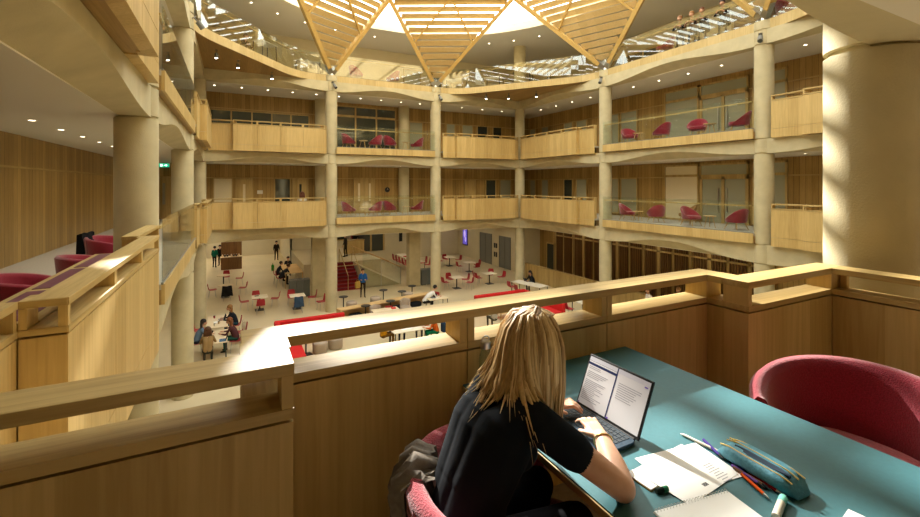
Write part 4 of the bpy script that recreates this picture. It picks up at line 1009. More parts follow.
P('person in a dark coat walking alone through the bright lobby', 3.5, 43.0, G0, -PI/2, 'stand', '#241d12', '#3a2e1c', '#1c140c', False, 'skin', .02)
P('dark-suited person with green bag on the lobby side of the oak table', 2.7, 32.6, G0, 0, 'sit', '#2b2d33', '#2c2a28', '#33200f', False, 'skin', .12, .62)
P('dark-suited person leaning over the near end of the oak table', 2.8, 31.3, G0, .2, 'sit', '#2b2d33', '#2c2a28', '#4a2c14', False, 'skin', .25, .62)
P('dark-clad person at the far end of the oak group table', 3.6, 34.75, G0, -PI/2, 'sit', '#2b2d33', '#2c2a28', '#3c2614', False, 'skin', .12, .62)
man = P('standing person in bright blue shirt and grey jacket carrying a bag', 7.0, 26.4, G0, -PI/2-.2, 'stand', '#2a5fa8', '#33281e', '#2a1a10', False, 'skin', .02, extra='hold')
P('person in a white shirt with dark hair bent over a small cream table', 9.15, 21.9, G0, -.2, 'sit', '#d8d6d2', '#22242a', '#15100c', False, 'skin', .3)
P('dark-haired person in black seated behind the long white parapet table', 16.95, 22.7, G0, PI, 'sit', '#17181c', '#1a1a1e', '#241208', True)
P('person with a yellow hat sitting at the white table seen through the slot', 5.55, 17.75, G0, .2, 'sit', '#b07a10', '#6b4a18', '#c78a12')
P('person in bright red at the white table seen through the slot', 6.4, 18.4, G0, -1.4, 'sit', '#c0101c', '#20242c', '#3a2414')
P('person in pale pink and white at the white table seen through the slot', 7.5, 18.3, G0, -2.2, 'sit', '#d0c0bc', '#30303a', '#2a1208', True)
P('person in orange and green with dark blue bag, last at the slot table', 7.75, 17.2, G0, PI-.2, 'sit', '#c05a1c', '#0d6a48', '#2a1a10')
P('person in grey seen through the slot just beside the woman\'s hair', 10.9, 17.6, G0, PI/2, 'sit', '#9a9080', '#4a463c', '#6a4a28')
P('white-shirted person seen through the slot above the desk', 18.2, 14.9, G0, PI-.3, 'stand', '#d9d4cc', '#3a3a40', '#8a5a40', False, 'skin', .05)
P('bald-looking person in brown further along behind the slot', 19.6, 14.3, G0, PI, 'stand', '#8a6a40', '#4a3a28', '#b08050', False, 'skin', .05)
P('person in dark clothes standing on the landing by the counter', 7.55, 33.4, G0+1.4, 2.6, 'stand', '#2a2620', '#1a1712', '#1a120a', False, 'skin', .02)
P('pale-topped person behind the oak counter on the landing', 8.3, 36.0, G0+1.4, -PI/2, 'stand', '#b0a898', '#2a2a2a', '#33200f', False, 'skin', .02)
P('black-clad person behind the oak counter end on the landing', 9.0, 36.3, G0+1.4, -PI/2, 'stand', '#1a1a1a', '#1a1a1a', '#33200f', False, 'skin', .02)
P('person at the far upper gallery balustrade of the wide balcony, pale top', 3.35, 25.0, 0, PI/2, 'sit', '#c4bcb0', '#2a2a30', '#5a2c18', True)
# four people leaning on the top terrace rail
for y, tp_, hr, w in ((12.6, '#15161a', '#7a5228', 'fair-haired, at the far end of the row'), (12.05, '#8a6a58', '#8a6032', 'in brown, second of the row'), (11.6, '#14151a', '#6a3f1c', 'in black with brown hair, third of the row'), (10.75, '#101114', '#2a1a10', 'in black, closest to the truss')):
    P(f'person leaning on the top terrace rail {w}', 17.4, y, 7.65, PI+.25, 'lean', tp_, '#17171b', hr, False, 'skin', .22).location.x = 17.52
P('person sitting on the top terrace behind the laptop table', .40, 23.75, 7.65, -.9, 'sit', '#2a2420', '#2a2826', '#2a1a10')
# bags
def bag(x, y, z, rz, m, label, s=1):
    t = thing('bag', label, 'bag', (x, y, z), rz)
    obj('pouch', MB().loft([[(a*.17*k*s, b*.09*k*s, q*s) for a, b in superell(20, 1, 1, 3, 0, 0)] for k, q in ((.9, 0), (1, .05), (1, .30), (.8, .38), (.5, .4))]), m, t, smooth=50)
    obj('strap', MB().tube([(-.08*s, 0, .38*s), (-.06*s, 0, .5*s), (.06*s, 0, .5*s), (.08*s, 0, .38*s)], .012*s, 6), m, t, smooth=50)
bag(6.65, 26.25, G0+.62, .3, cloth('#b89848'), 'pale tan bag held by the person in the blue shirt')
bag(2.42, 32.6, G0+.95, PI/2, cloth('#2a7a28'), 'green bag on the back of the seated dark-suited person')
bag(8.05, 17.15, G0+.5, PI/2, cloth('#20344a'), 'dark blue bag on the chair of the person in orange')
# things on the ground floor tables
def laptop(x, y, z, rz, label, lid='#8a8a88', scale=1):
    t = thing('laptop', label, 'laptop', (x, y, z), rz)
    obj('keyboard_base', MB().box(-.12, -.16, 0, .10, .16, .015), cloth(lid), t); obj('screen', MB().obox((.14, 0, .115), (.035, 0, .1), (0, .16, 0), (.006, 0, -.002)), cloth('#20242a'), t)
laptop(-.35, 19.5, G0+.742, 0, 'open bluish laptop on the closer cream table', '#4a6a8a'); laptop(-.45, 22.5, G0+.742, PI-3.0, 'small open laptop on the farther cream table')
laptop(9.55, 21.7, G0+.742, 0, 'laptop of the man in the white shirt')
laptop(16.45, 22.7, G0+.742, PI, 'dark laptop of the dark-haired person by the parapet', '#1c1c20')
for i, (x, y, mm, w) in enumerate(((-.75, 22.9, 'redp', 'beside the far edge'), (-.55, 21.9, 'tablew', 'on the near half'), (-.7, 21.6, 'white', 'at the near corner'), (-.75, 20.6, 'black', 'on the closer table'))):
    t = thing('cup', f'{["red", "tan", "white", "black"][i]} cup on the cream group tables {w}', 'cup', (x, y, G0+.742)); obj('body', MB().lathe(0, 0, [(.03, 0), (.042, .10), (.038, .10), (.028, .01)], 14), M[mm], t, smooth=40); obj('lid', MB().lathe(0, 0, [(.044, .10), (.04, .115)], 14), M['black'], t)
def sheet(x, y, z, w, d, rz, m, label, cat='paper', name='paper_sheet', h=.002):
    o = obj(name, MB().box(-w/2, -d/2, 0, w/2, d/2, h), m, loc=(x, y, z)); o.rotation_euler.z = rz; return tag(o, label, cat)
sheet(-.65, 22.2, G0+.742, .21, .3, .2, M['paper'], 'white paper on the farther cream table'); sheet(6.5, 17.6, G0+.742, .5, .35, .3, M['paper'], 'white papers spread on the slot table'); sheet(-.8, 19.9, G0+.742, .21, .3, -.2, M['paper'], 'white paper on the closer cream table')
sheet(12.5, 33.8, G0+.982, .3, .4, .2, M['redsofa'], 'red folder lying on the long high table', 'folder', 'folder', .03); sheet(1.15, 26.4, G0+.742, .2, .1, 0, M['black'], 'small dark case on the second white cafe table', 'case', 'pencil_case', .03)
# top terrace tables by the rail
t = make_table('dark table with black panel front at the top terrace edge', 1.1, .6, .8, 'white', False, 'terrace_table'); t.location = (1.35, 22.75, 7.65); t.rotation_euler.z = .86
t = make_table('white table on the top terrace by the far column', 1.3, .7, .76, 'white', False, 'terrace_table'); t.location = (3.6, 25.0, 7.65)
for x, y, w in ((12.6, 24.9, 'first from the mid column'), (14.4, 23.4, 'nearest the middle'), (16.1, 20.9, 'by the lounge side')):
    t = make_table(f'pale table on the top terrace above the slim corner column, {w}', 1.2, .7, .76, 'white', False, 'terrace_table'); t.location = (x, y, 7.65); t.rotation_euler.z = -.95
# ------------------------------------------------------------------ the reading desk
DZ = .72
t = thing('reading_desk', 'long desk with teal top at which the blonde woman works', 'desk', (1.64, .7, 0))
obj('desktop', MB().box(-.585, -1.6, DZ-.006, .585, 1.312, DZ), M['teal'], t)
obj('edge_board', MB().box(-.59, -1.6, DZ-.035, .59, 1.315, DZ-.006), M['oaky'], t, bevel=.002)
for x in (-.5, .5):
    for y in (-1.4, 1.1): obj('leg', MB().box(x-.03, y-.03, 0, x+.03, y+.03, DZ-.035), M['dkleg'], t, bevel=.004)
obj('underframe', MB().box(-.5, 1.07, DZ-.09, .5, 1.13, DZ-.035).box(-.5, -1.43, DZ-.09, .5, -1.37, DZ-.035), M['dkleg'], t)
obj('modesty_panel', MB().box(-.012, -1.35, .12, .012, 1.05, DZ-.09), M['oak'], t)

# ------------------------------------------------------------------ tub chairs
def make_tub(label, R=.37, back=.81, arm=.68):
    t = thing('tub_chair', label, 'armchair')
    z0 = .16; hf = lambda u: (arm + (back-arm)*max(0, math.cos(min(1, u*1.05)*PI/2))**.8) - z0
    obj('backrest', MB().loft(shell_rings(R, .075, hf, z0, 2.2, .05, 40)), M['red'], t, smooth=70)
    sm = MB()
    for a in (2.55, PI+.6):     # upholstery seams
        pass
    obj('seat', MB().loft([[(x*.30*k+.03, y*.285*k, z) for x, y in superell(32, 1, 1, 2.8, 0, 0)] for k, z in ((.9, .22), (1, .26), (1.02, .40), (.98, .445), (.85, .465), (.3, .47))]), M['red'], t, smooth=50)
    rr = R+.05
    for a in (PI-.9, PI+.9):
        c, s = math.cos(a), math.sin(a); h = hf(.9/2.2)+z0
        obj('seam', MB().tube([((R-.0)*c, (R-.0)*s, z0), ((R+.03)*c, (R+.03)*s, z0+(h-z0)*.6), ((R+.053)*c, (R+.053)*s, h-.03)], .0035, 6), M['maroon'], t)
    obj('base', MB().lathe(0, 0, [(.05, .20), (.04, .05)], 16), M['dkleg'], t, smooth=40)
    for k in range(4):
        a = k*PI/2+PI/4; obj('leg', MB().beam((0, 0, .04), (.30*math.cos(a), .30*math.sin(a), .02), .035, .025), M['dkleg'], t)
    return t
TC = make_tub('raspberry tub chair pulled up to the far side of the teal desk, half in sunlight')
TC.location = (2.63, 1.0, 0); TC.rotation_euler.z = PI+.12
dup(TC, (.93, 1.33, 0), -.30, 'raspberry tub chair the woman sits in, grey cardigan over its back').scale = (1, 1, .92)
dup(TC, (-1.95, 6.35, 0), .25, 'raspberry tub chair closest to us at the side counter', 'tub chairs at the side counter')
dup(TC, (-1.7, 7.75, 0), .4, 'raspberry tub chair in the middle at the side counter', 'tub chairs at the side counter')
dup(TC, (-2.0, 10.3, 0), -.2, 'raspberry tub chair at the end of the side counter behind the balustrade return', 'tub chairs at the side counter')
dup(TC, (-1.85, 3.3, 0), 1.0, 'raspberry tub chair at the counter end hung with a black jacket', 'tub chairs at the side counter')
t = thing('study_counter', 'oak-framed counter with maroon panels along the inside of the side balustrade', 'counter', (-1.24, 5.1, 0))
obj('frame', MB().box(-.22, -1.56, .88, .2, 1.56, .925), M['oaky'], t)
for k in range(3): obj('maroon_panel', MB().box(-.17, -1.50+k*1.03, .925, .12, -.56+k*1.03, .929), M['maroon'], t)
for y in (-1.5, 1.5): obj('leg', MB().box(-.2, y-.02, 0, .15, y+.02, .88), M['oak'], t)
coat('coat', -2.06, 2.96, .80, 1.0+PI, M['blackcloth'], 'black jacket hanging on the tub chair seen through the end slot', .45, .5)
coat('coat', -2.42, 10.35, .78, PI-.2, M['blackcloth'], 'black jacket on the tub chair at the far counter end', .4, .45)

# ------------------------------------------------------------------ laptop
lt = thing('laptop', 'dark open laptop showing two white document pages, under the woman\'s hands', 'laptop', (1.30, 1.395, DZ), .02); lt.scale = (1.05,)*3
M['lapbody'] = mat('midnight aluminium', (.045, .075, .11), .35, .6); M['keys'] = mat('black keycaps', (.02, .028, .036), .5)
M['scr'] = mat('screen page', (.62, .61, .62), .4, emit=.22); M['scrbar'] = mat('screen grey bar', (.55, .55, .60), .4, emit=.22); M['scrnavy'] = mat('screen navy bar', (.02, .03, .10), .3, emit=.2); M['scrtxt'] = mat('screen text', (.30, .30, .34), .4, emit=.08); M['scrpurple'] = mat('screen purple mark', (.18, .10, .45), .4, emit=.2)
obj('base', MB().prism(superell(40, .112, .165, 12, 0, 0), .004, .017), M['lapbody'], lt, bevel=.002)
kb = MB()
for r in range(6):
    n = 14 if r else 13
    for k in range(n): kb.box(.085-r*.0195, -.14+k*.28/n+.0015, .017, .085-r*.0195+.0160, -.14+(k+1)*.28/n-.0015, .0185)
obj('keys', kb, M['keys'], lt)
obj('trackpad', MB().box(-.10, -.06, .0171, -.035, .06, .0176), M['lapbody'], lt)
obj('hinge', MB().cyl((.112, -.15, .014), (.112, .15, .014), .006, .006, 10), M['black'], lt)
sa = math.radians(24)       # lid leans back
ex, ez = V(math.sin(sa), 0, math.cos(sa)), V(-math.cos(sa), 0, math.sin(sa))
def lidbox(mb, y0, y1, h0, h1, o0, o1):
    c = V(.114, 0, .016) + ex*((h0+h1)/2) + V(0, (y0+y1)/2, 0) + ez*((o0+o1)/2)
    return mb.obox(c, ex*(h1-h0)/2, V(0, (y1-y0)/2, 0), ez*(o1-o0)/2)
sc = obj('screen', lidbox(MB(), -.165, .165, 0, .222, -.006, 0), M['black'], lt, bevel=.002)
obj('lid_shell', lidbox(MB(), -.166, .166, 0, .223, -.0075, -.0062), M['lapbody'], lt)
def sp(name, m, rects, o=.0006):
    mb = MB()
    for y0, y1, h0, h1 in rects: lidbox(mb, y0, y1, h0, h1, 0, o)
    return obj(name, mb, m, sc)
# seen from the woman's side the left half is at +y
sp('page', M['scr'], [(.004, .158, .012, .196), (-.158, -.002, .012, .205)])
sp('toolbar', M['scrbar'], [(.004, .158, .197, .214), (-.158, -.002, .1955, .214)], .0009)
sp('title_bar', M['scrnavy'], [(.004, .158, .180, .190)], .0010); sp('divider', M['scrnavy'], [(-.002, .004, .010, .214)], .0010)
rng = random.Random(4)
sp('lettering', M['scrtxt'], [(.150-.105*rng.uniform(.55, 1.1), .150, h, h+.0022) for h in np.arange(.172, .03, -.0072) if rng.random() > .18], .0012)
sp('lettering', M['scrtxt'], [(-.018-.12*rng.uniform(.5, 1.0), -.018, h, h+.0022) for h in np.arange(.160, .100, -.0085)], .0012)
sp('marks', M['scrpurple'], [(-.150, -.135, .188, .193), (-.012, -.004, .012, .018), (.150, .156, .012, .018)], .0014)

# ------------------------------------------------------------------ things on the desk
t = tag(obj('paper_sheet', MB().obox((1.44, 1.03, DZ+.0034), (.148, .012, 0), (-.010, .105, 0), (0, 0, .0004)), M['paper']), 'top white sheet of paper lying beside the laptop with a small black mark', 'paper')
mk = MB()
for k in range(4): mk.obox((1.43+k*.006, .955, DZ+.0041), (.0022, 0, 0), (0, .007, 0), (0, 0, .0002))
obj('printed_mark', mk, M['black'], t)
tl = MB(); rng = random.Random(9)
for k in range(9): tl.obox((1.545-.002*k, 1.02-k*.011, DZ+.0041), (.03*rng.uniform(.5, 1), 0, 0), (0, .0012, 0), (0, 0, .0002))
obj('handwriting', tl, M['scrtxt'], t)
tag(obj('paper_sheet', MB().obox((1.475, 1.045, DZ+.0020), (.148, -.02, 0), (.016, .104, 0), (0, 0, .0005)), M['paper']), 'lower white sheet peeping out under the top sheet', 'paper')
t = thing('spiral_notebook', 'white spiral notebook at the near edge of the picture, open page', 'notebook', (1.31, .84, DZ), -.16)
obj('pages', MB().box(-.15, -.20, .0, .15, .085, .006), M['paper'], t); obj('cover', MB().box(-.152, -.202, -.0, .152, .088, .0012), cloth('#c9c4b4'), t)
sp_r = MB()
for k in range(24):
    x = -.143+k*.0124; sp_r.tube([(x, .083+.006*math.cos(a), .006+.0075*math.sin(a)) for a in np.linspace(0, 2*PI, 10)], .0009, 5)
obj('spiral', sp_r, M['steel'], t)
tag(obj('pen', MB().tube([(1.638, 1.195, DZ+.006), (1.641, 1.18, DZ+.006), (1.655, 1.06, DZ+.007), (1.657, 1.04, DZ+.007)], [.0012, .0055, .006, .005], 10), M['white'], smooth=50), 'white pen lying on the bare teal top behind the papers', 'pen')
t = thing('pencil_case', 'teal fabric pencil case lying open, gold zips, stuffed with pens', 'pencil case', (1.675, .905, DZ), 1.50)
M['casem'] = mat('petrol blue fabric', (.07, .25, .33), .6, noise=(90, .2), bump=.3); M['zip'] = mat('gold zip', (.50, .36, .10), .4, .6); M['caseIn'] = mat('navy lining', (.01, .03, .06), .8)
rings = []
for k in range(13):
    u = k/12; x = -.14+.28*u; e = (1-abs(2*u-1)**6); w = .060*(.6+.4*e); h = .062*(.25+.75*e)
    rings.append([(x, w*math.copysign(abs(math.cos(a))**.8, math.cos(a)), .001+h*(.5+.5*math.copysign(abs(math.sin(a))**.7, math.sin(a)))) for a in np.linspace(0, 2*PI, 20, endpoint=False)])
obj('body', MB().loft(rings), M['casem'], t, smooth=60)
obj('opening', MB().loft([[(x, .018+w*c, z+.002) for c, z in ((-1, .0595), (0, .0625), (1, .0585))]+[(x, .018+w*c, z-.006) for c, z in ((1, .057), (0, .06), (-1, .057))] for x, w in ((-.11, .004), (-.06, .016), (.02, .017), (.08, .004))]), M['caseIn'], t)
for yy, ww in ((.036, .006), (.0, .006), (-.034, 0)):
    obj('zip', MB().tube([(x, yy+ww*math.sin((x+.12)*13)*(1 if yy > .02 else -1), .0625-abs(yy)*.17-max(0, abs(x)-.09)*.25) for x in np.linspace(-.125, .125, 14)], .0026, 6), M['zip'], t, smooth=60)
obj('zip_pull', MB().box(.112, -.034, .046, .135, -.028, .050), M['zip'], t)
for k, (dx, dy, a, c, nme, lab) in enumerate(((-.016, -.012, 1.95, '#d2541a', 'pen', 'orange pen with silver tip sticking out of the pencil case'), (.03, -.02, 1.75, '#a01c22', 'pen', 'dark red pen sticking out of the pencil case'), (.014, .03, 1.75, '#6a4a9a', 'pen', 'violet pen lying along the pencil case'), (.062, .185, 2.0, '#4a3a8a', 'marker', 'purple marker beside the white pen'), (.015, .02, 1.6, '#7a5a48', 'pencil', 'brown pencil lying against the pencil case'))):
    p = V(1.592+dx, .885+dy, DZ+.009); d = V(math.cos(a), -abs(math.sin(a)), 0)
    tp = thing(nme, lab, nme, tuple(p)); r = .0055
    obj('barrel', MB().tube([-d*.055, d*.045], r, 10), cloth(c), tp, smooth=50); obj('tip', MB().tube([d*.045, d*.06, d*.068], [r*.9, r*.5, .001], 10), M['steel' if k < 2 else 'black'], tp, smooth=50)
t = thing('highlighter', 'chunky white and teal highlighter standing in the light by the pencil case', 'highlighter', (1.535, .772, DZ+.012), .3)
obj('barrel', MB().tube([(-.06, 0, 0), (.025, 0, 0)], .012, 14), M['white'], t, smooth=50); obj('cap', MB().tube([(.025, 0, 0), (.06, 0, 0), (.064, 0, 0)], [.0125, .012, .008], 14), cloth('#7fd0c0'), t, smooth=50)
t = thing('eraser_pad', 'small white pad with tan edge lying by the woman\'s elbow', 'notepad', (1.262, 1.07, DZ), 1.62)
obj('pages', MB().box(-.05, -.018, .005, .05, .018, .008), M['paper'], t); obj('cover', MB().box(-.052, -.02, 0, .052, .02, .005), cloth('#9a7a48'), t)
t = thing('glue_stick', 'short green and black stick below the papers near the elbow', 'stick', (1.275, 1.0, DZ+.009), -.2)
obj('barrel', MB().tube([(-.022, 0, 0), (.006, 0, 0)], .009, 12), cloth('#22302a'), t, smooth=50); obj('cap', MB().tube([(.006, 0, 0), (.024, 0, 0)], .0092, 12), cloth('#2f7a58'), t, smooth=50)
tag(obj('card', MB().obox((1.70, .64, DZ+.001), (.04, .006, 0), (-.004, .03, 0), (0, 0, .0008)), M['paper']), 'white card at the picture edge beyond the pencil case', 'card')
t = thing('water_bottle', 'glass bottle with steel loop lid standing at the balustrade behind the woman', 'bottle', (1.125, 1.9, DZ))
obj('body', MB().lathe(0, 0, [(.030, 0), (.034, .01), (.034, .15), (.030, .18), (.022, .205), (.022, .22)], 24), M['pane'], t, smooth=40); obj('water', MB().lathe(0, 0, [(.029, .004), (.031, .10)], 20), mat('greenish drink', (.25, .27, .2), .2), t, smooth=40)
lid = obj('lid', MB().lathe(0, 0, [(.026, .215), (.026, .245), (.02, .252)], 20), M['steel'], t, smooth=40); obj('loop', MB().tube([(.02*math.cos(a), 0, .258+.016*math.sin(a)) for a in np.linspace(-.3, PI+.3, 12)], .004, 8), M['steel'], lid, smooth=50)

# ------------------------------------------------------------------ the woman
wm = thing('person', 'woman with long blonde hair in black T-shirt typing on a laptop, back to us', 'person', (.70, 1.33, 0))
O = V(.70, 1.33, 0)
SK, SH, TR, SO = 0, 1, 2, 3; cs = []
def C(a, b, r0, r1, m): cs.append((V(*a)-O, V(*b)-O, r0, r1, m))
# legs under the desk
for s, ky in ((1, 1.45), (-1, 1.22)):
    C((.70, 1.33+s*.09, .535), (1.10, ky, .53), .095, .068, TR); C((1.10, ky, .53), (1.06, ky, .12), .062, .042, TR); C((1.04, ky, .055), (1.20, ky-.01, .045), .042, .034, SO)
C((.69, 1.42, .52), (.69, 1.24, .52), .125, .125, TR)
# torso leaning forward
for s in (1, -1):
    C((.68, 1.33+s*.055, .56), (.735, 1.34+s*.05, .72), .118, .102, SH); C((.735, 1.34+s*.05, .72), (.82, 1.345+s*.065, .88), .104, .112, SH)
    C((.82, 1.345+s*.065, .88), (.875, 1.35+s*.10, .955), .108, .075, SH); C((.86, 1.35+s*.07, .85), (.88, 1.35+s*.075, .83), .075, .075, SH)
C((.87, 1.35, .97), (.90, 1.35, .985), .075, .07, SH)
C((.68, 1.33, .56), (.735, 1.34, .72), .122, .108, SH); C((.735, 1.34, .72), (.815, 1.345, .88), .108, .114, SH); C((.815, 1.345, .88), (.87, 1.35, .95), .110, .084, SH)
# shoulders and sleeves
RS, LS = (.915, 1.19, .945), (.91, 1.515, .945)
C((.88, 1.28, .965), RS, .066, .066, SH); C((.88, 1.42, .965), LS, .066, .066, SH)
RE, LE = (1.125, 1.03, .765), (1.06, 1.68, .775)
mid = lambda a, b, u: tuple(a[i]+(b[i]-a[i])*u for i in range(3))
C(RS, mid(RS, RE, .44), .064, .060, SH); C(LS, mid(LS, LE, .44), .064, .060, SH)
C(mid(RS, RE, .3), RE, .050, .042, SK); C(mid(LS, LE, .3), LE, .050, .042, SK)
RW_, LW_ = (1.262, 1.255, .778), (1.235, 1.555, .778)
for e, w in ((RE, RW_), (LE, LW_)): C(e, mid(e, w, .35), .043, .044, SK); C(mid(e, w, .35), w, .044, .0275, SK)
# hands: palm, four bent fingers of unequal length, thumb from the side of the palm
def hand(w, d, side):
    d = V(*d).normalized(); up = V(0, 0, 1); sx = d.cross(up).normalized()*side   # sx points to the thumb side
    W0 = V(*w)
    for q in (-.024, -.008, .008, .024): C(W0+d*.006+sx*q*.6, W0+d*.078+sx*q+up*.004, .0145, .0115, SK)
    for q, ln, sp_ in ((.027, .068, .10), (.009, .076, .03), (-.009, .071, -.04), (-.026, .056, -.12)):
        f = (d+sx*sp_).normalized(); k = W0+d*.080+sx*q+up*.004
        a = k+f*ln*.45+up*.006; b = a+f*ln*.32-up*.014; c = b+f*ln*.20-up*.014
        C(k, a, .0095, .0085, SK); C(a, b, .0084, .0078, SK); C(b, c, .0076, .0064, SK)
    k = W0+d*.022+sx*.026; a = k+d*.030+sx*.022-up*.004; b = a+d*.026+sx*.004-up*.006
    C(W0+d*.012+sx*.012, k, .014, .013, SK); C(k, a, .012, .0100, SK); C(a, b, .0098, .0075, SK)
hand(RW_, (.045, .165, .004), -1); hand(LW_, (.10, -.06, .002), 1)
# neck and head, face turned down towards the screen
HC = V(1.005, 1.35, 1.145)
C((.885, 1.35, .985), (.955, 1.35, 1.075), .056, .052, SK)
fw = V(.90, 0, -.42).normalized(); upv = V(.42, 0, .90).normalized(); sd = V(0, 1, 0)
hp = lambda f, s, u: tuple(HC+fw*f+sd*s+upv*u)
C(hp(-.03, 0, .035), hp(.0, 0, .03), .090, .086, SK); C(hp(.02, 0, -.01), hp(.03, 0, -.04), .078, .066, SK); C(hp(.045, 0, -.075), hp(.05, 0, -.09), .042, .034, SK)
C(hp(.085, 0, .01), hp(.108, 0, -.025), .011, .0145, SK); C(hp(.088, 0, -.065), hp(.09, 0, -.068), .018, .018, SK)
for s in (1, -1):
    C(hp(.062, s*.04, -.03), hp(.06, s*.045, -.035), .03, .03, SK); C(hp(-.005, s*.082, -.02), hp(-.01, s*.086, .012), .014, .018, SK); C(hp(.078, s*.035, .03), hp(.082, s*.02, .032), .012, .012, SK)
M['shirt'] = mat('black jersey T-shirt', (.008, .010, .014), .9, spec=.12, bump=.3, bscale=14); M['trouser'] = mat('black trousers', (.009, .009, .012), .9, spec=.1)
M['fskin'] = mat('fair skin', (.66, .37, .24), .5, noise=(40, .05))
body = fuse(cs, .0048, [M['fskin'], M['shirt'], M['trouser'], M['black']], 'body', wm, 6)
# face details
M['eyew'] = mat('eye white', (.8, .78, .74), .2); M['iris'] = mat('iris', (.10, .16, .2), .2); M['lip'] = mat('lips', (.48, .14, .12), .45)
for s in (1, -1):
    e = V(*hp(.082, s*.032, .008))-O; ob = obj('eye', MB().ell(e, .012, .012, .010), M['eyew'], wm, smooth=60); obj('iris', MB().ell(e+fw*.0075, .006, .006, .006), M['iris'], ob, smooth=60)
    obj('eyebrow', MB().tube([V(*hp(.094, s*.015, .032))-O, V(*hp(.092, s*.033, .037))-O, V(*hp(.078, s*.050, .032))-O], [.003, .0035, .0015], 6), hairm('#5a3a1a'), wm, smooth=60)
obj('lips', MB().tube([V(*hp(.096, -.022, -.062))-O, V(*hp(.107, 0, -.058))-O, V(*hp(.096, .022, -.062))-O], [.002, .006, .002], 8).tube([V(*hp(.095, -.02, -.067))-O, V(*hp(.105, 0, -.070))-O, V(*hp(.095, .02, -.067))-O], [.002, .0065, .002], 8), M['lip'], wm, smooth=60)
# hair: an under-layer and many tapering locks from the crown parting
def hairmat():
    m, nt, b = nm('golden blonde hair'); L = nt.links.new
    at = nt.nodes.new('ShaderNodeAttribute'); at.attribute_name = 'tone'
    tc = nt.nodes.new('ShaderNodeTexCoord'); mp = nt.nodes.new('ShaderNodeMapping'); mp.inputs['Scale'].default_value = (130, 130, 9); n = nt.nodes.new('ShaderNodeTexNoise'); n.inputs['Scale'].default_value = 1; n.inputs['Detail'].default_value = 4
    L(tc.outputs['Object'], mp.inputs[0]); L(mp.outputs[0], n.inputs[0])
    f = mth(nt, 'ADD', mth(nt, 'MULTIPLY', at.outputs['Fac'], .6), mth(nt, 'MULTIPLY', n.outputs[0], .5))
    L(ramp(nt, f, [(.15, (.13, .065, .022)), (.5, (.46, .29, .115)), (.85, (.78, .58, .30))]), b.inputs['Base Color'])
    b.inputs['Roughness'].default_value = .5; b.inputs['Specular IOR Level'].default_value = .4; return m
M['hair'] = hairmat()
rng = random.Random(11); hb = MB(); tones = []
crown = HC + upv*.138 - fw*.03
BODYC = [(c[0]+O, c[1]+O, c[2], c[3]) for c in cs if c[4] == SH]
def lock(ang, part, ln, r, lift, flare, tone, jit=1.0, ph=None):
    """ang 0 = straight back, +-: towards the sides; part: start along the parting"""
    dirh = (-math.cos(ang), math.sin(ang))
    if ang < -.5: flare *= max(.05, 1-(-.5-ang)*1.3)
    st = crown + fw*(.075*part) + V(0, dirh[1]*.012, 0)
    pts = [st]; bk = .112+lift; sdw = .096+lift
    for q, u in ((.55, .82), (.86, .45), (1.0, .05)):
        pts.append(HC + V(dirh[0]*bk*q, dirh[1]*sdw*q, 0) + fw*(.03*part-.012) + V(0, 0, .122*u+lift*u+.012))
    last = pts[-1].copy(); ph = rng.uniform(0, 6) if ph is None else ph
    for k in range(1, 7):
        u = k/6; w = (bk*abs(dirh[0])+sdw*abs(dirh[1]))
        p = last + V(dirh[0]*flare*u**1.2*.72, dirh[1]*flare*u**1.1, -ln*u) + V(math.sin(u*5+ph), math.cos(u*4+ph*1.7), 0)*.007*jit*u
        for _ in range(2):      # keep the lock outside the shoulders and back
            for A_, B_, r0, r1 in BODYC:
                ab = B_-A_; q_ = max(0, min(1, (p-A_).dot(ab)/ab.length_squared)); cc = A_+ab*q_; rr = r0+(r1-r0)*q_+.006+r*.6; dd = p-cc
                if dd.length < rr: p = cc + dd.normalized()*rr
        pts.append(p)
    for _ in range(3):      # ease kinks where the lock rests on the shoulders
        q2 = [p.copy() for p in pts]
        for i in range(4, len(pts)-1): pts[i] = q2[i]*.5+(q2[i-1]+q2[i+1])*.25
        pts[-1] = pts[-2]*2-pts[-3]
    rs = [r*.35, r*.8, r, r*1.05, r*1.1, r*1.1, r*1.05, r*.85, r*.5, r*.08]
    n0 = len(hb.v); hb.tube(pts, rs, 7); tones.extend([tone+.12*rng.uniform(-1, 1)*0 + .10*(i//7)/10 for i in range(len(hb.v)-n0)])
n0 = len(hb.v)
hb.ell(HC+upv*.030-fw*.018, .112, .100, .110, 24, 14); tones.extend([.25]*(len(hb.v)-n0))
for k in range(90):      # inner layer
    a = -2.0+4.0*k/89; lock(a+rng.uniform(-.03, .03), rng.uniform(-.3, .6), rng.uniform(.20, .27), .015, -.002, .075+.05*abs(math.sin(a)), .12+.2*rng.random())
for c_ in range(64):     # outer layer: locks gathered in clumps whose tips run together
    a0 = -2.05+4.1*(c_+rng.uniform(.1, .9))/64; ln = rng.uniform(.22, .31); fl = rng.uniform(.05, .12)+.03*abs(math.sin(a0)); pt = rng.uniform(-.1, .9); tb = rng.uniform(.1, .9); ph0 = rng.uniform(0, 6)
    for k in range(7):
        lock(a0+rng.uniform(-.06, .06), pt+rng.uniform(-.12, .12), ln*rng.uniform(.90, 1.04), rng.uniform(.0035, .0085), rng.uniform(.002, .013), fl*rng.uniform(.85, 1.1), min(1, max(0, tb+rng.uniform(-.3, .3))), 1.7, ph0+rng.uniform(-.25, .25))
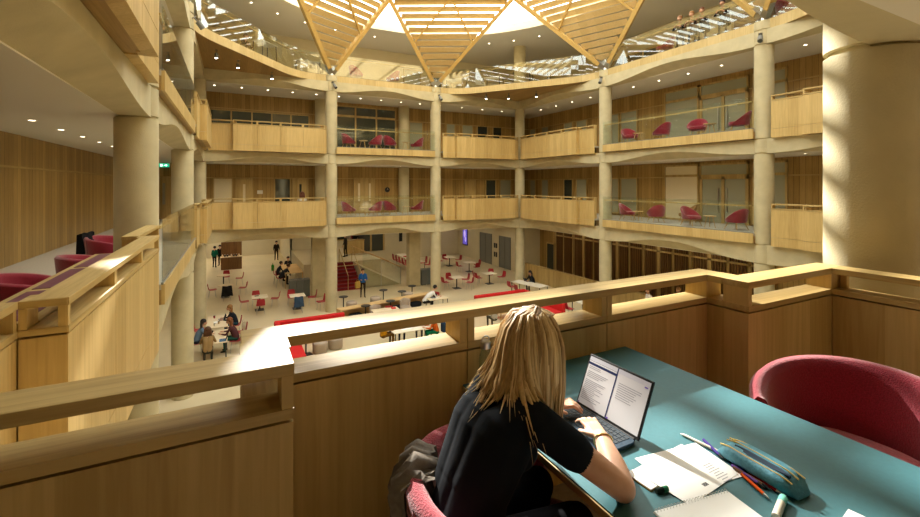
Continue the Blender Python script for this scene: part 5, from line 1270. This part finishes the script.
for k in range(90):     # thin stray strands
    a = rng.uniform(-1.9, 1.9); lock(a, rng.uniform(-.2, 1.0), rng.uniform(.2, .32), rng.uniform(.0015, .003), rng.uniform(.010, .018), rng.uniform(.06, .14), rng.uniform(.4, 1.0), 2.0)
hb.v = [tuple(Vector(p)-O) for p in hb.v]
h = obj('hair', hb, M['hair'], wm, smooth=80)
at = h.data.attributes.new('tone', 'FLOAT', 'POINT')
if len(tones) == len(h.data.vertices): at.data.foreach_set('value', tones)
bw = V(*mid(RE, RW_, .90))-O; dv = (V(*RW_)-V(*RE)).normalized(); a1 = dv.orthogonal().normalized(); a2 = dv.cross(a1)
obj('bracelet', MB().tube([bw+(a1*math.cos(q)+a2*math.sin(q))*.0335+dv*.004*math.sin(q*2) for q in np.linspace(0, 2*PI, 28)], .0032, 8), mat('gold', (.65, .42, .15), .3, 1), wm, smooth=60)
# grey cardigan over the chair back
t = thing('cardigan', 'crumpled grey cardigan draped over the back of the woman\'s tub chair', 'cardigan', (.93, 1.33, 0), -.30); t.scale = (1, 1, .92)
rings = []; rng = random.Random(3)
for k in range(17):
    a = PI - .50 + .62*k/16; c, s = math.cos(a), math.sin(a); w1 = .014*math.sin(k*1.9)+.008*math.sin(k*4.1); h = .775
    pr = [(.30, .58), (.31+w1, .70), (.325+w1, .80), (.36, h+.028+w1), (.40+w1*.5, h+.040+w1), (.445+w1, h+.005), (.447+w1*1.5, .74), (.432+w1, .62), (.425, .52)]
    ou = [(r*c, r*s, z) for r, z in pr]; inn = [((r+(-.010 if i > 4 else .010 if i < 3 else 0))*c, (r+(-.010 if i > 4 else .010 if i < 3 else 0))*s, z-(.012 if 2 < i < 6 else 0)) for i, (r, z) in enumerate(pr)]
    rings.append(ou+inn[::-1])
obj('cloth', MB().loft(rings), M['greycloth'], t, smooth=70)
slv = MB().tube([(-.30, .06, .78), (-.37, .05, .815), (-.43, .03, .76), (-.44, .0, .62)], [.03, .038, .036, .028], 12); obj('sleeve', slv, M['greycloth'], t, smooth=70)
